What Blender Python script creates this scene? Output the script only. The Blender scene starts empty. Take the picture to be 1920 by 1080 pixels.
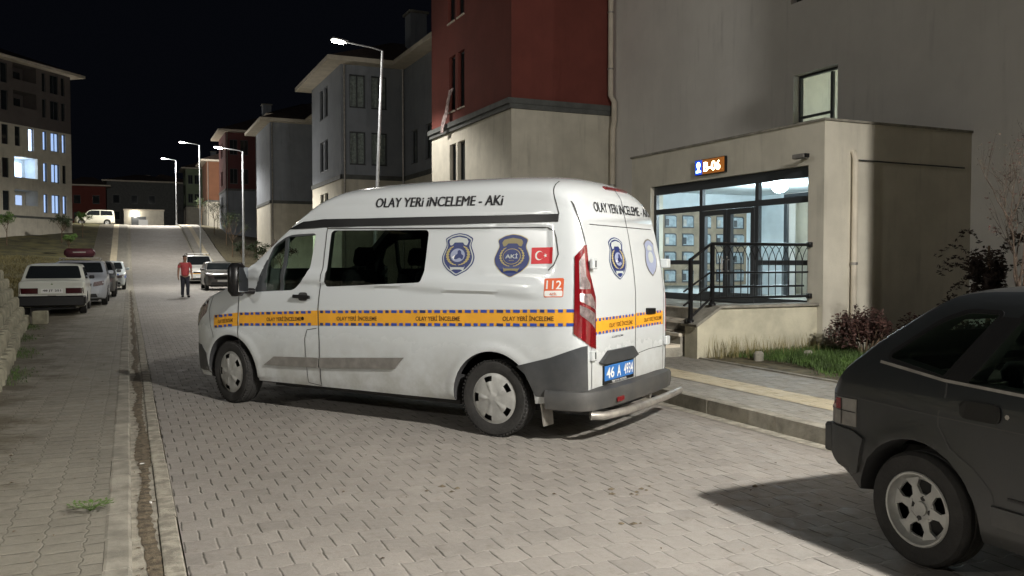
import bpy, bmesh, math, random
from mathutils import Vector, Matrix
from mathutils.bvhtree import BVHTree
from mathutils.geometry import tessellate_polygon
rnd = random.Random(7)
R = math.radians
sc = bpy.context.scene
COL = sc.collection
# ------------------------------------------------------------------ camera
YAW = R(24.2)
cam = bpy.data.cameras.new('camera'); camo = bpy.data.objects.new('camera', cam); COL.objects.link(camo)
cam.sensor_width = 36.0; cam.lens = 30.0; cam.clip_start = 0.05; cam.clip_end = 2000
camo.location = (0, 0, 1.55)
camo.rotation_euler = (R(90) - math.atan(52 / 1600), 0, -YAW)
sc.camera = camo
# ------------------------------------------------------------------ world: night sky, the sun far below strength
w = bpy.data.worlds.new('World'); sc.world = w; w.use_nodes = True
wn = w.node_tree; bg = wn.nodes['Background']
sky = wn.nodes.new('ShaderNodeTexSky'); sky.sky_type = 'NISHITA'; sky.sun_disc = False
sky.sun_elevation = R(-4); sky.sun_rotation = R(200)
mixn = wn.nodes.new('ShaderNodeMix'); mixn.data_type = 'RGBA'; mixn.inputs[0].default_value = 0.9
wn.links.new(sky.outputs[0], mixn.inputs[6]); mixn.inputs[7].default_value = (0.20, 0.24, 0.38, 1)
wn.links.new(mixn.outputs[2], bg.inputs[0]); bg.inputs[1].default_value = 0.0048
# ------------------------------------------------------------------ exposure
sc.view_settings.view_transform = 'Standard'; sc.view_settings.look = 'None'
sc.view_settings.exposure = 0.95; sc.view_settings.gamma = 1.0
sc.render.engine = 'CYCLES'
sc.render.resolution_x = 1024; sc.render.resolution_y = 576
LAMP_W = 3600.0        # power of one street lamp head
LAMP_COL = (1.0, 0.96, 0.89)

# ------------------------------------------------------------------ materials
MATS = {}
def new_mat(name):
    m = bpy.data.materials.new(name); m.use_nodes = True; MATS[name] = m
    return m, m.node_tree, m.node_tree.nodes['Principled BSDF']
def L(nt, a, b): nt.links.new(a, b)
def math_(nt, op, a, b=None, c=None, clamp=False):
    n = nt.nodes.new('ShaderNodeMath'); n.operation = op; n.use_clamp = clamp
    for i, v in enumerate((a, b, c)):
        if v is None: continue
        if isinstance(v, (int, float)): n.inputs[i].default_value = v
        else: nt.links.new(v, n.inputs[i])
    return n.outputs[0]
def mixc(nt, f, a, b, mode='MIX'):
    n = nt.nodes.new('ShaderNodeMix'); n.data_type = 'RGBA'; n.blend_type = mode
    for s, v in ((n.inputs[0], f), (n.inputs[6], a), (n.inputs[7], b)):
        if isinstance(v, (int, float)): s.default_value = v
        elif isinstance(v, (tuple, list)): s.default_value = (*v[:3], 1)
        else: nt.links.new(v, s)
    return n.outputs[2]
def noise(nt, vec, scale, detail=4, rough=0.6):
    n = nt.nodes.new('ShaderNodeTexNoise'); n.inputs['Scale'].default_value = scale
    n.inputs['Detail'].default_value = detail; n.inputs['Roughness'].default_value = rough
    if vec is not None: nt.links.new(vec, n.inputs['Vector'])
    return n.outputs['Fac']
def ramp(nt, f, p0, p1):
    n = nt.nodes.new('ShaderNodeMapRange'); n.interpolation_type = 'SMOOTHSTEP'
    nt.links.new(f, n.inputs[0]); n.inputs[1].default_value = p0; n.inputs[2].default_value = p1
    return n.outputs[0]
def objco(nt):
    n = nt.nodes.new('ShaderNodeTexCoord'); return n.outputs['Object']
def mat(name, col, rough=0.6, metal=0.0, var=0.0, scale=6.0, bump=0.0, bscale=60.0, emit=None, estr=1.0, coat=0.0, dirt=None, spec=0.5, streak=0.0):
    if name in MATS: return MATS[name]
    m, nt, b = new_mat(name)
    b.inputs['Base Color'].default_value = (*col, 1); b.inputs['Roughness'].default_value = rough
    b.inputs['Metallic'].default_value = metal; b.inputs['Specular IOR Level'].default_value = spec
    if coat: b.inputs['Coat Weight'].default_value = coat; b.inputs['Coat Roughness'].default_value = 0.05
    co = None; c = None
    if var or dirt or bump: co = objco(nt)
    if var:
        f = ramp(nt, noise(nt, co, scale), 0.3, 0.72)
        c = mixc(nt, f, tuple(v * (1 - var) for v in col), tuple(min(1, v * (1 + var)) for v in col))
    if streak:                    # faint vertical rain streaks and patches in render
        mp_ = nt.nodes.new('ShaderNodeMapping'); mp_.inputs['Scale'].default_value = (1, 1, .09); L(nt, co, mp_.inputs['Vector'])
        f = ramp(nt, noise(nt, mp_.outputs[0], 4.5, 6, .65), .50, .78); g_ = ramp(nt, noise(nt, co, .5, 5, .7), .45, .62)
        c = mixc(nt, math_(nt, 'MULTIPLY', math_(nt, 'MULTIPLY', f, math_(nt, 'ADD', .35, g_)), streak), c, tuple(v * .5 for v in col))
    if dirt:                      # (colour, amount, z range) wear that thickens towards the bottom of the thing
        dc, am, z0, z1 = dirt
        sx = nt.nodes.new('ShaderNodeSeparateXYZ'); L(nt, co, sx.inputs[0])
        mr = nt.nodes.new('ShaderNodeMapRange'); L(nt, sx.outputs[2], mr.inputs[0])
        mr.inputs[1].default_value = z1; mr.inputs[2].default_value = z0
        f = math_(nt, 'MULTIPLY', mr.outputs[0], math_(nt, 'MULTIPLY', ramp(nt, noise(nt, co, 3.0, 6, .7), .05, .85), am), clamp=True)
        c = mixc(nt, f, c if c is not None else col, dc)
        r = math_(nt, 'ADD', math_(nt, 'MULTIPLY', f, 0.5), rough, clamp=True); L(nt, r, b.inputs['Roughness'])
    if c is not None: L(nt, c, b.inputs['Base Color'])
    if bump:
        bn = nt.nodes.new('ShaderNodeBump'); bn.inputs['Strength'].default_value = min(1, bump); bn.inputs['Distance'].default_value = 0.01
        L(nt, noise(nt, co, bscale, 5, .65), bn.inputs['Height']); L(nt, bn.outputs[0], b.inputs['Normal'])
    if emit:
        b.inputs['Emission Color'].default_value = (*emit, 1); b.inputs['Emission Strength'].default_value = estr
    return m
def glass_mat(name, tint, gloss=0.9, rough=0.01):
    if name in MATS: return MATS[name]
    m, nt, b = new_mat(name); nt.nodes.remove(b)
    out = nt.nodes['Material Output']
    t = nt.nodes.new('ShaderNodeBsdfTransparent'); t.inputs[0].default_value = (*tint, 1)
    g = nt.nodes.new('ShaderNodeBsdfGlossy'); g.inputs['Roughness'].default_value = rough; g.inputs[0].default_value = (gloss, gloss, gloss, 1)
    ge = nt.nodes.new('ShaderNodeNewGeometry'); dt = nt.nodes.new('ShaderNodeVectorMath'); dt.operation = 'DOT_PRODUCT'
    L(nt, ge.outputs['Normal'], dt.inputs[0]); L(nt, ge.outputs['Incoming'], dt.inputs[1])
    c_ = math_(nt, 'SUBTRACT', 1, math_(nt, 'ABSOLUTE', dt.outputs['Value']), clamp=True)
    fr = math_(nt, 'ADD', .045, math_(nt, 'MULTIPLY', math_(nt, 'POWER', c_, 5), .9))
    mx = nt.nodes.new('ShaderNodeMixShader'); L(nt, fr, mx.inputs[0]); L(nt, t.outputs[0], mx.inputs[1]); L(nt, g.outputs[0], mx.inputs[2])
    L(nt, mx.outputs[0], out.inputs[0])
    return m
def paver_mat(name, swap=False, base=(.285, .265, .240), dirt=0.7, bw=.165, bh=.2, flat=1.0, edge=None):
    m, nt, b = new_mat(name)
    co = objco(nt)
    wn_ = nt.nodes.new('ShaderNodeTexNoise'); wn_.inputs['Scale'].default_value = .8; L(nt, co, wn_.inputs['Vector'])
    dv = nt.nodes.new('ShaderNodeVectorMath'); dv.operation = 'SCALE'; dv.inputs[3].default_value = .05
    L(nt, wn_.outputs['Color'], dv.inputs[0])
    wn2 = nt.nodes.new('ShaderNodeTexNoise'); wn2.inputs['Scale'].default_value = 14; L(nt, co, wn2.inputs['Vector'])
    dv2 = nt.nodes.new('ShaderNodeVectorMath'); dv2.operation = 'SCALE'; dv2.inputs[3].default_value = .014
    L(nt, wn2.outputs['Color'], dv2.inputs[0])
    ad = nt.nodes.new('ShaderNodeVectorMath'); ad.operation = 'ADD'; L(nt, co, ad.inputs[0]); L(nt, dv.outputs[0], ad.inputs[1])
    ad2 = nt.nodes.new('ShaderNodeVectorMath'); ad2.operation = 'ADD'; L(nt, ad.outputs[0], ad2.inputs[0]); L(nt, dv2.outputs[0], ad2.inputs[1])
    s = nt.nodes.new('ShaderNodeSeparateXYZ'); L(nt, ad2.outputs[0], s.inputs[0])
    X, Y = (s.outputs[1], s.outputs[0]) if swap else (s.outputs[0], s.outputs[1])
    U = math_(nt, 'DIVIDE', X, bw); V = math_(nt, 'DIVIDE', Y, bh)
    wv = math_(nt, 'SINE', math_(nt, 'MULTIPLY', U, 2 * math.pi))
    wv = math_(nt, 'MINIMUM', math_(nt, 'MAXIMUM', math_(nt, 'MULTIPLY', wv, 1.6), -1.0), 1.0)
    V2 = math_(nt, 'ADD', V, math_(nt, 'MULTIPLY', wv, .034))
    row = math_(nt, 'FLOOR', V2)
    U2 = math_(nt, 'ADD', U, math_(nt, 'ADD', math_(nt, 'MULTIPLY', row, .5), .25))
    fu = math_(nt, 'FRACT', U2); fv = math_(nt, 'FRACT', V2); cu = math_(nt, 'FLOOR', U2)
    cb = nt.nodes.new('ShaderNodeCombineXYZ'); L(nt, cu, cb.inputs[0]); L(nt, row, cb.inputs[1])
    wh = nt.nodes.new('ShaderNodeTexWhiteNoise'); L(nt, cb.outputs[0], wh.inputs['Vector'])
    rv = wh.outputs['Value']
    du = math_(nt, 'MULTIPLY', math_(nt, 'MINIMUM', fu, math_(nt, 'SUBTRACT', 1, fu)), bw)
    dvv = math_(nt, 'MULTIPLY', math_(nt, 'MINIMUM', fv, math_(nt, 'SUBTRACT', 1, fv)), bh)
    n1 = noise(nt, co, 5.0, 3, .6); n2 = noise(nt, co, .45, 4, .6); n3 = noise(nt, co, 90, 4, .7); n4 = noise(nt, co, 22, 4, .7)
    open_u = ramp(nt, math_(nt, 'ADD', math_(nt, 'MULTIPLY', n1, .55), math_(nt, 'MULTIPLY', n2, .45)), .42, .56)                      # some ticks stand open and dark, some are filled with sand
    wu = math_(nt, 'ADD', .0026, math_(nt, 'MULTIPLY', open_u, .0050))
    tick = math_(nt, 'SUBTRACT', 1, math_(nt, 'SMOOTH_MIN', math_(nt, 'DIVIDE', du, wu), 1.0, .3), clamp=True)
    wl = math_(nt, 'ADD', .0038, math_(nt, 'MULTIPLY', ramp(nt, n4, .52, .75), .004))
    tick = math_(nt, 'MULTIPLY', tick, ramp(nt, math_(nt, 'MINIMUM', fv, math_(nt, 'SUBTRACT', 1, fv)), .06, .16))
    lon = math_(nt, 'SUBTRACT', 1, math_(nt, 'SMOOTH_MIN', math_(nt, 'DIVIDE', dvv, wl), 1.0, .3), clamp=True)
    c = mixc(nt, rv, tuple(v * .92 for v in base), tuple(v * 1.07 for v in base))
    c = mixc(nt, math_(nt, 'MULTIPLY', math_(nt, 'GREATER_THAN', rv, .945), .45), c, tuple(v * .6 for v in base)); c = mixc(nt, math_(nt, 'MULTIPLY', math_(nt, 'LESS_THAN', rv, .035), .5), c, tuple(v * 1.3 for v in base))
    c = mixc(nt, math_(nt, 'MULTIPLY', ramp(nt, n2, .3, .7), .5 * dirt), c, tuple(v * .62 for v in base))
    c = mixc(nt, math_(nt, 'MULTIPLY', ramp(nt, n4, .5, .8), .25), c, tuple(v * 1.3 for v in base))
    n5 = noise(nt, co, 1.7, 7, .72); c = mixc(nt, math_(nt, 'MULTIPLY', ramp(nt, n5, .48, .70), .42), c, tuple(v * .58 for v in base)); n6 = noise(nt, co, 7.0, 6, .75); c = mixc(nt, math_(nt, 'MULTIPLY', ramp(nt, n6, .56, .72), .5), c, (.12, .10, .075))
    c = mixc(nt, math_(nt, 'MULTIPLY', ramp(nt, n3, .35, .75), .22), c, tuple(v * .6 for v in base))
    c = mixc(nt, math_(nt, 'MULTIPLY', lon, .85), c, tuple(v * (.5 if swap else 1.5) for v in base))
    c = mixc(nt, math_(nt, 'MULTIPLY', tick, math_(nt, 'ADD', .45, math_(nt, 'MULTIPLY', open_u, .55))), c, (.035, .030, .022))
    if edge:                                   # earth washed over the pavers along one side
        s0 = nt.nodes.new('ShaderNodeSeparateXYZ'); L(nt, co, s0.inputs[0])
        mr = nt.nodes.new('ShaderNodeMapRange'); L(nt, s0.outputs[0], mr.inputs[0]); mr.inputs[1].default_value = edge[0]; mr.inputs[2].default_value = edge[1]
        nn_ = math_(nt, 'ADD', math_(nt, 'MULTIPLY', noise(nt, co, 1.5, 6, .68), .8), math_(nt, 'MULTIPLY', n4, .2))
        k_ = ramp(nt, math_(nt, 'ADD', nn_, math_(nt, 'MULTIPLY', mr.outputs[0], .36)), .60, .76)
        c = mixc(nt, math_(nt, 'MULTIPLY', k_, .85), c, (.095, .080, .052))
    L(nt, c, b.inputs['Base Color']); L(nt, math_(nt, 'ADD', .56, math_(nt, 'MULTIPLY', ramp(nt, n6, .35, .65), .34)), b.inputs['Roughness'])
    dmin = math_(nt, 'MINIMUM', math_(nt, 'DIVIDE', du, .009), math_(nt, 'ADD', math_(nt, 'DIVIDE', dvv, .010), .35))
    hgt = math_(nt, 'SMOOTH_MIN', dmin, 1.0, .4)
    hgt = math_(nt, 'ADD', hgt, math_(nt, 'MULTIPLY', rv, .30))
    hgt = math_(nt, 'ADD', hgt, math_(nt, 'MULTIPLY', n3, .35))
    hgt = math_(nt, 'ADD', hgt, math_(nt, 'MULTIPLY', n1, 1.6))
    bn = nt.nodes.new('ShaderNodeBump'); bn.inputs['Strength'].default_value = .75 * flat; bn.inputs['Distance'].default_value = .008
    L(nt, hgt, bn.inputs['Height']); L(nt, bn.outputs[0], b.inputs['Normal'])
    return m

M_ROAD = paver_mat('road_pavers')
M_PAVL = paver_mat('left_pavers', swap=True, base=(.25, .235, .195), dirt=.9, edge=(-.35, -2.0))
M_PAVR = paver_mat('right_pavers', base=(.30, .285, .25))
M_TACT = paver_mat('tactile_pavers', base=(.54, .47, .33), dirt=.5, bw=.2, bh=.2)
M_CONC = mat('kerb_concrete', (.26, .245, .205), .9, var=.3, scale=5, bump=.6, bscale=45)
M_DIRT = mat('dirt', (.13, .105, .07), .95, var=.5, scale=18, bump=1, bscale=60)
M_GUT = mat('gutter_concrete', (.30, .28, .23), .9, var=.35, scale=9, bump=.8, bscale=50)
M_SOIL = mat('verge_soil', (.11, .095, .055), .95, var=.5, scale=6, bump=1, bscale=30)
M_HILLG = mat('dry_grass_ground', (.080, .072, .024), .95, var=.55, scale=.9, bump=1, bscale=12)
M_GRASS = mat('grass_blades', (.055, .10, .02), .7, var=.5, scale=3)
M_DRYG = mat('dry_blades', (.20, .17, .07), .8, var=.4, scale=5)
M_WALL = mat('pale_grey_plaster', (.72, .70, .66), .93, var=.05, scale=.7, bump=.35, bscale=70, streak=.38)
M_PLAST = mat('grey_plaster', (.25, .27, .30), .93, var=.06, scale=1.3, bump=.35, bscale=70, streak=.5)
M_CREAM = mat('cream_plaster', (.60, .565, .475), .93, var=.08, scale=1.7, bump=.35, bscale=70, streak=.45)
M_RED = mat('red_plaster', (.17, .045, .034), .93, var=.08, scale=1.4, bump=.3, bscale=70, streak=.5)
M_ORANGE = mat('terracotta_plaster', (.17, .075, .04), .93, var=.1, scale=1)
M_GRNPL = mat('pale_green_plaster', (.22, .27, .18), .93, var=.1, scale=1)
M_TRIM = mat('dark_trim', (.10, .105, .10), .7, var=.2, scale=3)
M_EAVE = mat('eave_boards', (.62, .56, .46), .8, var=.1, scale=2)
M_ROOF = mat('roof_tiles', (.10, .07, .06), .8, var=.3, scale=4)
M_FRAME = mat('window_frame_dark', (.05, .055, .06), .4)
M_GLASSW = glass_mat('clear_glass', (.93, .97, .97))
M_DARKG = mat('unlit_window_glass', (.02, .025, .028), .05, spec=.8)
M_CURT = mat('net_curtain', (.32, .34, .32), .9, var=.3, scale=7)
M_BLACK = mat('black_metal', (.012, .012, .013), .35, metal=.3)
M_RUBBER = mat('tyre_rubber', (.022, .021, .02), .85, var=.3, scale=8, bump=.5, bscale=60)
M_RIM = mat('wheel_silver', (.38, .38, .365), .45, metal=.35, var=.15, scale=10)
M_VWHITE = mat('van_white_paint', (.61, .645, .665), .22, coat=.7, dirt=((.20, .175, .125), 1.0, .12, .95))
M_VGREY = mat('van_grey_plastic', (.034, .038, .043), .55, var=.15, scale=6, dirt=((.16, .14, .11), .5, .2, .8))
M_MOULD = mat('moulding_grey', (.19, .18, .165), .6, var=.2, scale=8)
M_NAVY = mat('navy_vinyl', (.02, .035, .15), .4)
M_BLUEV = mat('blue_vinyl', (.03, .07, .36), .4)
M_LBLUE = mat('pale_blue_vinyl', (.31, .35, .50), .4)
M_GOLD = mat('gold_vinyl', (.43, .36, .15), .45)
M_SILV = mat('silver_vinyl', (.50, .54, .53), .4)
M_YEL = mat('amber_vinyl', (.80, .38, .03), .4, var=.06, scale=4)
M_FLAG = mat('flag_red', (.62, .02, .03), .4)
M_ORED = mat('sticker_orange', (.66, .11, .03), .4)
M_WHV = mat('white_vinyl', (.8, .8, .78), .4)
M_INK = mat('black_lettering', (.018, .018, .022), .45)
M_BROWN = mat('stripe_lettering', (.10, .045, .01), .5)
M_REDL = mat('red_lens', (.17, .006, .010), .12, coat=.8)
M_CLRL = mat('clear_lens', (.30, .24, .24), .15, coat=.8, metal=.35, var=.35, scale=25)
M_MIRROR = mat('mirror_silver', (.55, .57, .6), .03, metal=1.0)
M_PLBLUE = mat('plate_blue', (.03, .16, .48), .35)
M_INT = mat('cabin_lining', (.035, .035, .037), .8)
M_SEAT = mat('seat_fabric', (.02, .02, .023), .9)
M_VGLASS = glass_mat('van_side_glass', (.74, .88, .79))
M_VGLASSD = glass_mat('privacy_glass', (.24, .28, .25))
M_GAP = mat('panel_gap', (.05, .05, .05), .8)
M_STEEL = mat('bare_steel_tube', (.36, .34, .31), .45, metal=.6, var=.2, scale=10)
M_GALV = mat('galvanised_pole', (.50, .52, .54), .45, metal=.55, var=.15, scale=5)
M_LAMPE = mat('lamp_lens', (1, 1, 1), .4, emit=(1, .95, .82), estr=60)
M_BULB = mat('ceiling_globe', (1, 1, 1), .4, emit=(.80, .95, 1), estr=9)
M_SKIN = mat('skin', (.42, .23, .15), .55)
M_SHIRT = mat('red_shirt', (.62, .10, .11), .85, var=.15, scale=6)
M_TROUS = mat('dark_trousers', (.05, .052, .07), .85, var=.2, scale=8)
M_HAIR = mat('dark_hair', (.02, .014, .01), .7)
M_BARK = mat('bark', (.14, .095, .06), .9, var=.4, scale=14, bump=1, bscale=40)
M_TWIG = mat('dark_twigs', (.055, .038, .027), .9, var=.4, scale=14)
M_LEAFD = mat('dark_leaves', (.05, .075, .03), .7, var=.4, scale=5)
M_LEAFR = mat('red_brown_leaves', (.060, .026, .020), .7, var=.5, scale=7)
M_LEAFG = mat('green_leaves', (.09, .17, .03), .6, var=.3, scale=8)
M_BLOCK = mat('precast_block', (.30, .285, .21), .95, var=.3, scale=4, bump=1, bscale=40)

# ------------------------------------------------------------------ tags
def setp(o, label=None, cat=None, group=None, kind=None):
    if label: o['label'] = label
    if cat: o['category'] = cat
    if group: o['group'] = group
    if kind: o['kind'] = kind
    return o
def empty(name, loc=(0, 0, 0), rz=0.0, label=None, cat=None, group=None):
    o = bpy.data.objects.new(name, None); COL.objects.link(o); o.location = loc; o.rotation_euler = (0, 0, rz)
    o.empty_display_size = .2
    return setp(o, label, cat, group)
def link(name, me, parent=None):
    o = bpy.data.objects.new(name, me); COL.objects.link(o)
    if parent is not None: o.parent = parent
    return o
def dup(root, loc, rz, label=None, group=None):
    def cp(o, par):
        c = o.copy(); COL.objects.link(c); c.parent = par
        for ch in list(o.children): cp(ch, c)
        return c
    r = cp(root, None); r.location = loc; r.rotation_euler = (0, 0, rz)
    if label: r['label'] = label
    if group: r['group'] = group
    return r

# ------------------------------------------------------------------ mesh builder
class MB:
    def __init__(s): s.v = []; s.f = []; s.m = []; s.mats = []
    def mi(s, m):
        if m not in s.mats: s.mats.append(m)
        return s.mats.index(m)
    def add(s, vs, fs, m, T=None):
        k = len(s.v); i = s.mi(m)
        if T is not None: vs = [T @ Vector(v) for v in vs]
        s.v += [tuple(v) for v in vs]
        for f in fs: s.f.append([k + a for a in f]); s.m.append(i)
        return s
    def box(s, x0, x1, y0, y1, z0, z1, m, T=None, bev=0.0):
        if bev > 0:
            b = bev
            pts = []
            xs, ys, zs = (x0, x1), (y0, y1), (z0, z1)
            # bevelled box: 24 verts
            V = {}; vs = []
            for ix in (0, 1):
                for iy in (0, 1):
                    for iz in (0, 1):
                        sx, sy, sz = (1 if ix == 0 else -1), (1 if iy == 0 else -1), (1 if iz == 0 else -1)
                        c = (xs[ix], ys[iy], zs[iz])
                        for ax in range(3):
                            p = [c[0] + sx * b, c[1] + sy * b, c[2] + sz * b]; p[ax] = c[ax]
                            V[(ix, iy, iz, ax)] = len(vs); vs.append(tuple(p))
            fs = []
            fs += [[V[(0, 0, 0, 0)], V[(0, 0, 1, 0)], V[(0, 1, 1, 0)], V[(0, 1, 0, 0)]], [V[(1, 0, 0, 0)], V[(1, 1, 0, 0)], V[(1, 1, 1, 0)], V[(1, 0, 1, 0)]]]
            fs += [[V[(0, 0, 0, 1)], V[(1, 0, 0, 1)], V[(1, 0, 1, 1)], V[(0, 0, 1, 1)]], [V[(0, 1, 0, 1)], V[(0, 1, 1, 1)], V[(1, 1, 1, 1)], V[(1, 1, 0, 1)]]]
            fs += [[V[(0, 0, 0, 2)], V[(0, 1, 0, 2)], V[(1, 1, 0, 2)], V[(1, 0, 0, 2)]], [V[(0, 0, 1, 2)], V[(1, 0, 1, 2)], V[(1, 1, 1, 2)], V[(0, 1, 1, 2)]]]
            for a in (0, 1):
                for c in (0, 1):
                    fs.append([V[(a, c, 0, 0)], V[(a, c, 1, 0)], V[(a, c, 1, 1)], V[(a, c, 0, 1)]])
                    fs.append([V[(a, 0, c, 0)], V[(a, 1, c, 0)], V[(a, 1, c, 2)], V[(a, 0, c, 2)]])
                    fs.append([V[(0, a, c, 1)], V[(1, a, c, 1)], V[(1, a, c, 2)], V[(0, a, c, 2)]])
            for a in (0, 1):
                for c in (0, 1):
                    for d in (0, 1): fs.append([V[(a, c, d, 0)], V[(a, c, d, 1)], V[(a, c, d, 2)]])
            return s.add(vs, fs, m, T)
        vs = [(x, y, z) for x in (x0, x1) for y in (y0, y1) for z in (z0, z1)]
        fs = [(0, 1, 3, 2), (4, 6, 7, 5), (0, 4, 5, 1), (2, 3, 7, 6), (0, 2, 6, 4), (1, 5, 7, 3)]
        return s.add(vs, fs, m, T)
    def prism(s, poly, a, b, m, axis=2, T=None):
        """polygon extruded along an axis from a to b"""
        n = len(poly)
        def P(p, h):
            return {2: (p[0], p[1], h), 1: (p[0], h, p[1]), 0: (h, p[0], p[1])}[axis]
        vs = [P(p, a) for p in poly] + [P(p, b) for p in poly]
        fs = [list(range(n))[::-1], list(range(n, 2 * n))] + [(i, (i + 1) % n, n + (i + 1) % n, n + i) for i in range(n)]
        return s.add(vs, fs, m, T)
    def tube(s, path, r, m, n=8, cap=True, T=None):
        path = [Vector(p) for p in path]; rs = r if isinstance(r, (list, tuple)) else [r] * len(path)
        vs = []; fs = []
        prevx = None
        for i, p in enumerate(path):
            d = (path[min(i + 1, len(path) - 1)] - path[max(i - 1, 0)]).normalized()
            if prevx is None:
                up = Vector((0, 0, 1)) if abs(d.z) < .9 else Vector((1, 0, 0)); x = d.cross(up).normalized()
            else:
                x = prevx - d * prevx.dot(d); x = x.normalized() if x.length > 1e-6 else d.orthogonal().normalized()
            prevx = x; y = d.cross(x)
            for k in range(n):
                a = 2 * math.pi * k / n; vs.append(p + (x * math.cos(a) + y * math.sin(a)) * rs[i])
        for i in range(len(path) - 1):
            for k in range(n):
                fs.append((i * n + k, i * n + (k + 1) % n, (i + 1) * n + (k + 1) % n, (i + 1) * n + k))
        if cap: fs.append(list(range(n))[::-1]); fs.append([(len(path) - 1) * n + k for k in range(n)])
        return s.add(vs, fs, m, T)
    def lathe(s, prof, m, n=32, axis='z', T=None, closed=False):
        """prof = [(r, h)]"""
        vs = []; fs = []
        for (r, h) in prof:
            for k in range(n):
                a = 2 * math.pi * k / n; c, d = r * math.cos(a), r * math.sin(a)
                vs.append({'z': (c, d, h), 'y': (c, h, d), 'x': (h, c, d)}[axis])
        P = len(prof)
        for i in range(P - 1 if not closed else P):
            for k in range(n):
                j = (i + 1) % P
                fs.append((i * n + k, i * n + (k + 1) % n, j * n + (k + 1) % n, j * n + k))
        return s.add(vs, fs, m, T)
    def mesh(s, name, smooth=None, fix=True):
        me = bpy.data.meshes.new(name); me.from_pydata(s.v, [], s.f)
        for m in s.mats: me.materials.append(m)
        me.polygons.foreach_set('material_index', s.m)
        if fix:
            bm = bmesh.new(); bm.from_mesh(me); bmesh.ops.recalc_face_normals(bm, faces=bm.faces); bm.to_mesh(me); bm.free()
        if smooth is not None:
            me.polygons.foreach_set('use_smooth', [True] * len(me.polygons)); me.set_sharp_from_angle(angle=R(smooth))
        me.update(); return me
    def build(s, name, parent=None, smooth=None, fix=True):
        return link(name, s.mesh(name, smooth, fix), parent)
def Tm(x=0, y=0, z=0, rz=0.0, rx=0.0, ry=0.0):
    return Matrix.Translation((x, y, z)) @ Matrix.Rotation(rz, 4, 'Z') @ Matrix.Rotation(ry, 4, 'Y') @ Matrix.Rotation(rx, 4, 'X')
def interp(tab, x):
    if x <= tab[0][0]: return tab[0][1]
    for (a, b), (c, d) in zip(tab, tab[1:]):
        if x <= c: return b + (d - b) * (x - a) / (c - a)
    return tab[-1][1]
def cspl(tab, x):                        # smooth (catmull-rom style) interpolation
    if x <= tab[0][0]: return tab[0][1]
    if x >= tab[-1][0]: return tab[-1][1]
    for i in range(len(tab) - 1):
        if x <= tab[i + 1][0]: break
    x0, y0 = tab[i]; x1, y1 = tab[i + 1]; h = x1 - x0; t = (x - x0) / h
    s = (y1 - y0) / h
    def tan(j):
        if j == 0 or j == len(tab) - 1:
            k = 0 if j == 0 else len(tab) - 2
            return (tab[k + 1][1] - tab[k][1]) / (tab[k + 1][0] - tab[k][0])
        a = (tab[j][1] - tab[j - 1][1]) / (tab[j][0] - tab[j - 1][0]); b = (tab[j + 1][1] - tab[j][1]) / (tab[j + 1][0] - tab[j][0])
        return 0 if a * b <= 0 else 2 * a * b / (a + b)
    m0, m1 = tan(i), tan(i + 1)
    return ((2 * t**3 - 3 * t**2 + 1) * y0 + (t**3 - 2 * t**2 + t) * h * m0 + (-2 * t**3 + 3 * t**2) * y1 + (t**3 - t**2) * h * m1)
def roundpoly(poly, r, n=4):
    out = []; N = len(poly)
    for i in range(N):
        p = Vector(poly[i]); a = Vector(poly[i - 1]) - p; b = Vector(poly[(i + 1) % N]) - p
        rr = r[i] if isinstance(r, (list, tuple)) else r
        if rr <= 0: out.append(tuple(p)); continue
        rr = min(rr, a.length * .45, b.length * .45)
        s, e = p + a.normalized() * rr, p + b.normalized() * rr
        for k in range(n + 1):
            t = k / n; out.append(tuple((1 - t)**2 * s + 2 * t * (1 - t) * p + t * t * e))
    return out
def patch2d(poly, step):
    bm = bmesh.new(); vs = [bm.verts.new((p[0], p[1], 0)) for p in poly]; bm.faces.new(vs)
    bmesh.ops.triangulate(bm, faces=bm.faces[:]) if False else None
    for ax in (0, 1):
        lo = min(p[ax] for p in poly); hi = max(p[ax] for p in poly); k = math.floor(lo / step) + 1
        while k * step < hi:
            co = [0, 0, 0]; co[ax] = k * step; no = [0, 0, 0]; no[ax] = 1
            bmesh.ops.bisect_plane(bm, geom=bm.verts[:] + bm.edges[:] + bm.faces[:], plane_co=co, plane_no=no, dist=1e-5); k += 1
    bm.verts.index_update()
    V = [(v.co.x, v.co.y) for v in bm.verts]; F = [[v.index for v in f.verts] for f in bm.faces]; bm.free()
    return V, F
_tc = {}
def text2d(body, bold=0.0):
    key = (body, bold)
    if key in _tc: return _tc[key]
    cu = bpy.data.curves.new('t', 'FONT'); cu.body = body; cu.size = 1; cu.offset = bold; cu.resolution_u = 3; cu.fill_mode = 'FRONT'
    o = bpy.data.objects.new('t', cu); COL.objects.link(o)
    dg = bpy.context.evaluated_depsgraph_get(); dg.update(); me = bpy.data.meshes.new_from_object(o.evaluated_get(dg))
    V = [(v.co.x, v.co.y) for v in me.vertices]; F = [list(p.vertices) for p in me.polygons]
    bpy.data.objects.remove(o); bpy.data.curves.remove(cu); bpy.data.meshes.remove(me)
    x0 = min(v[0] for v in V); x1 = max(v[0] for v in V); y0 = min(v[1] for v in V); y1 = max(v[1] for v in V)
    V = [((a - x0) / (x1 - x0), (b - y0) / (y1 - y0)) for a, b in V]
    _tc[key] = (V, F); return V, F
def textrect(body, u0, u1, v0, v1, bold=0.0):
    V, F = text2d(body, bold); return refine([(u0 + a * (u1 - u0), v0 + b * (v1 - v0)) for a, b in V], F, max(.012, abs(v1 - v0) / 6))
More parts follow.
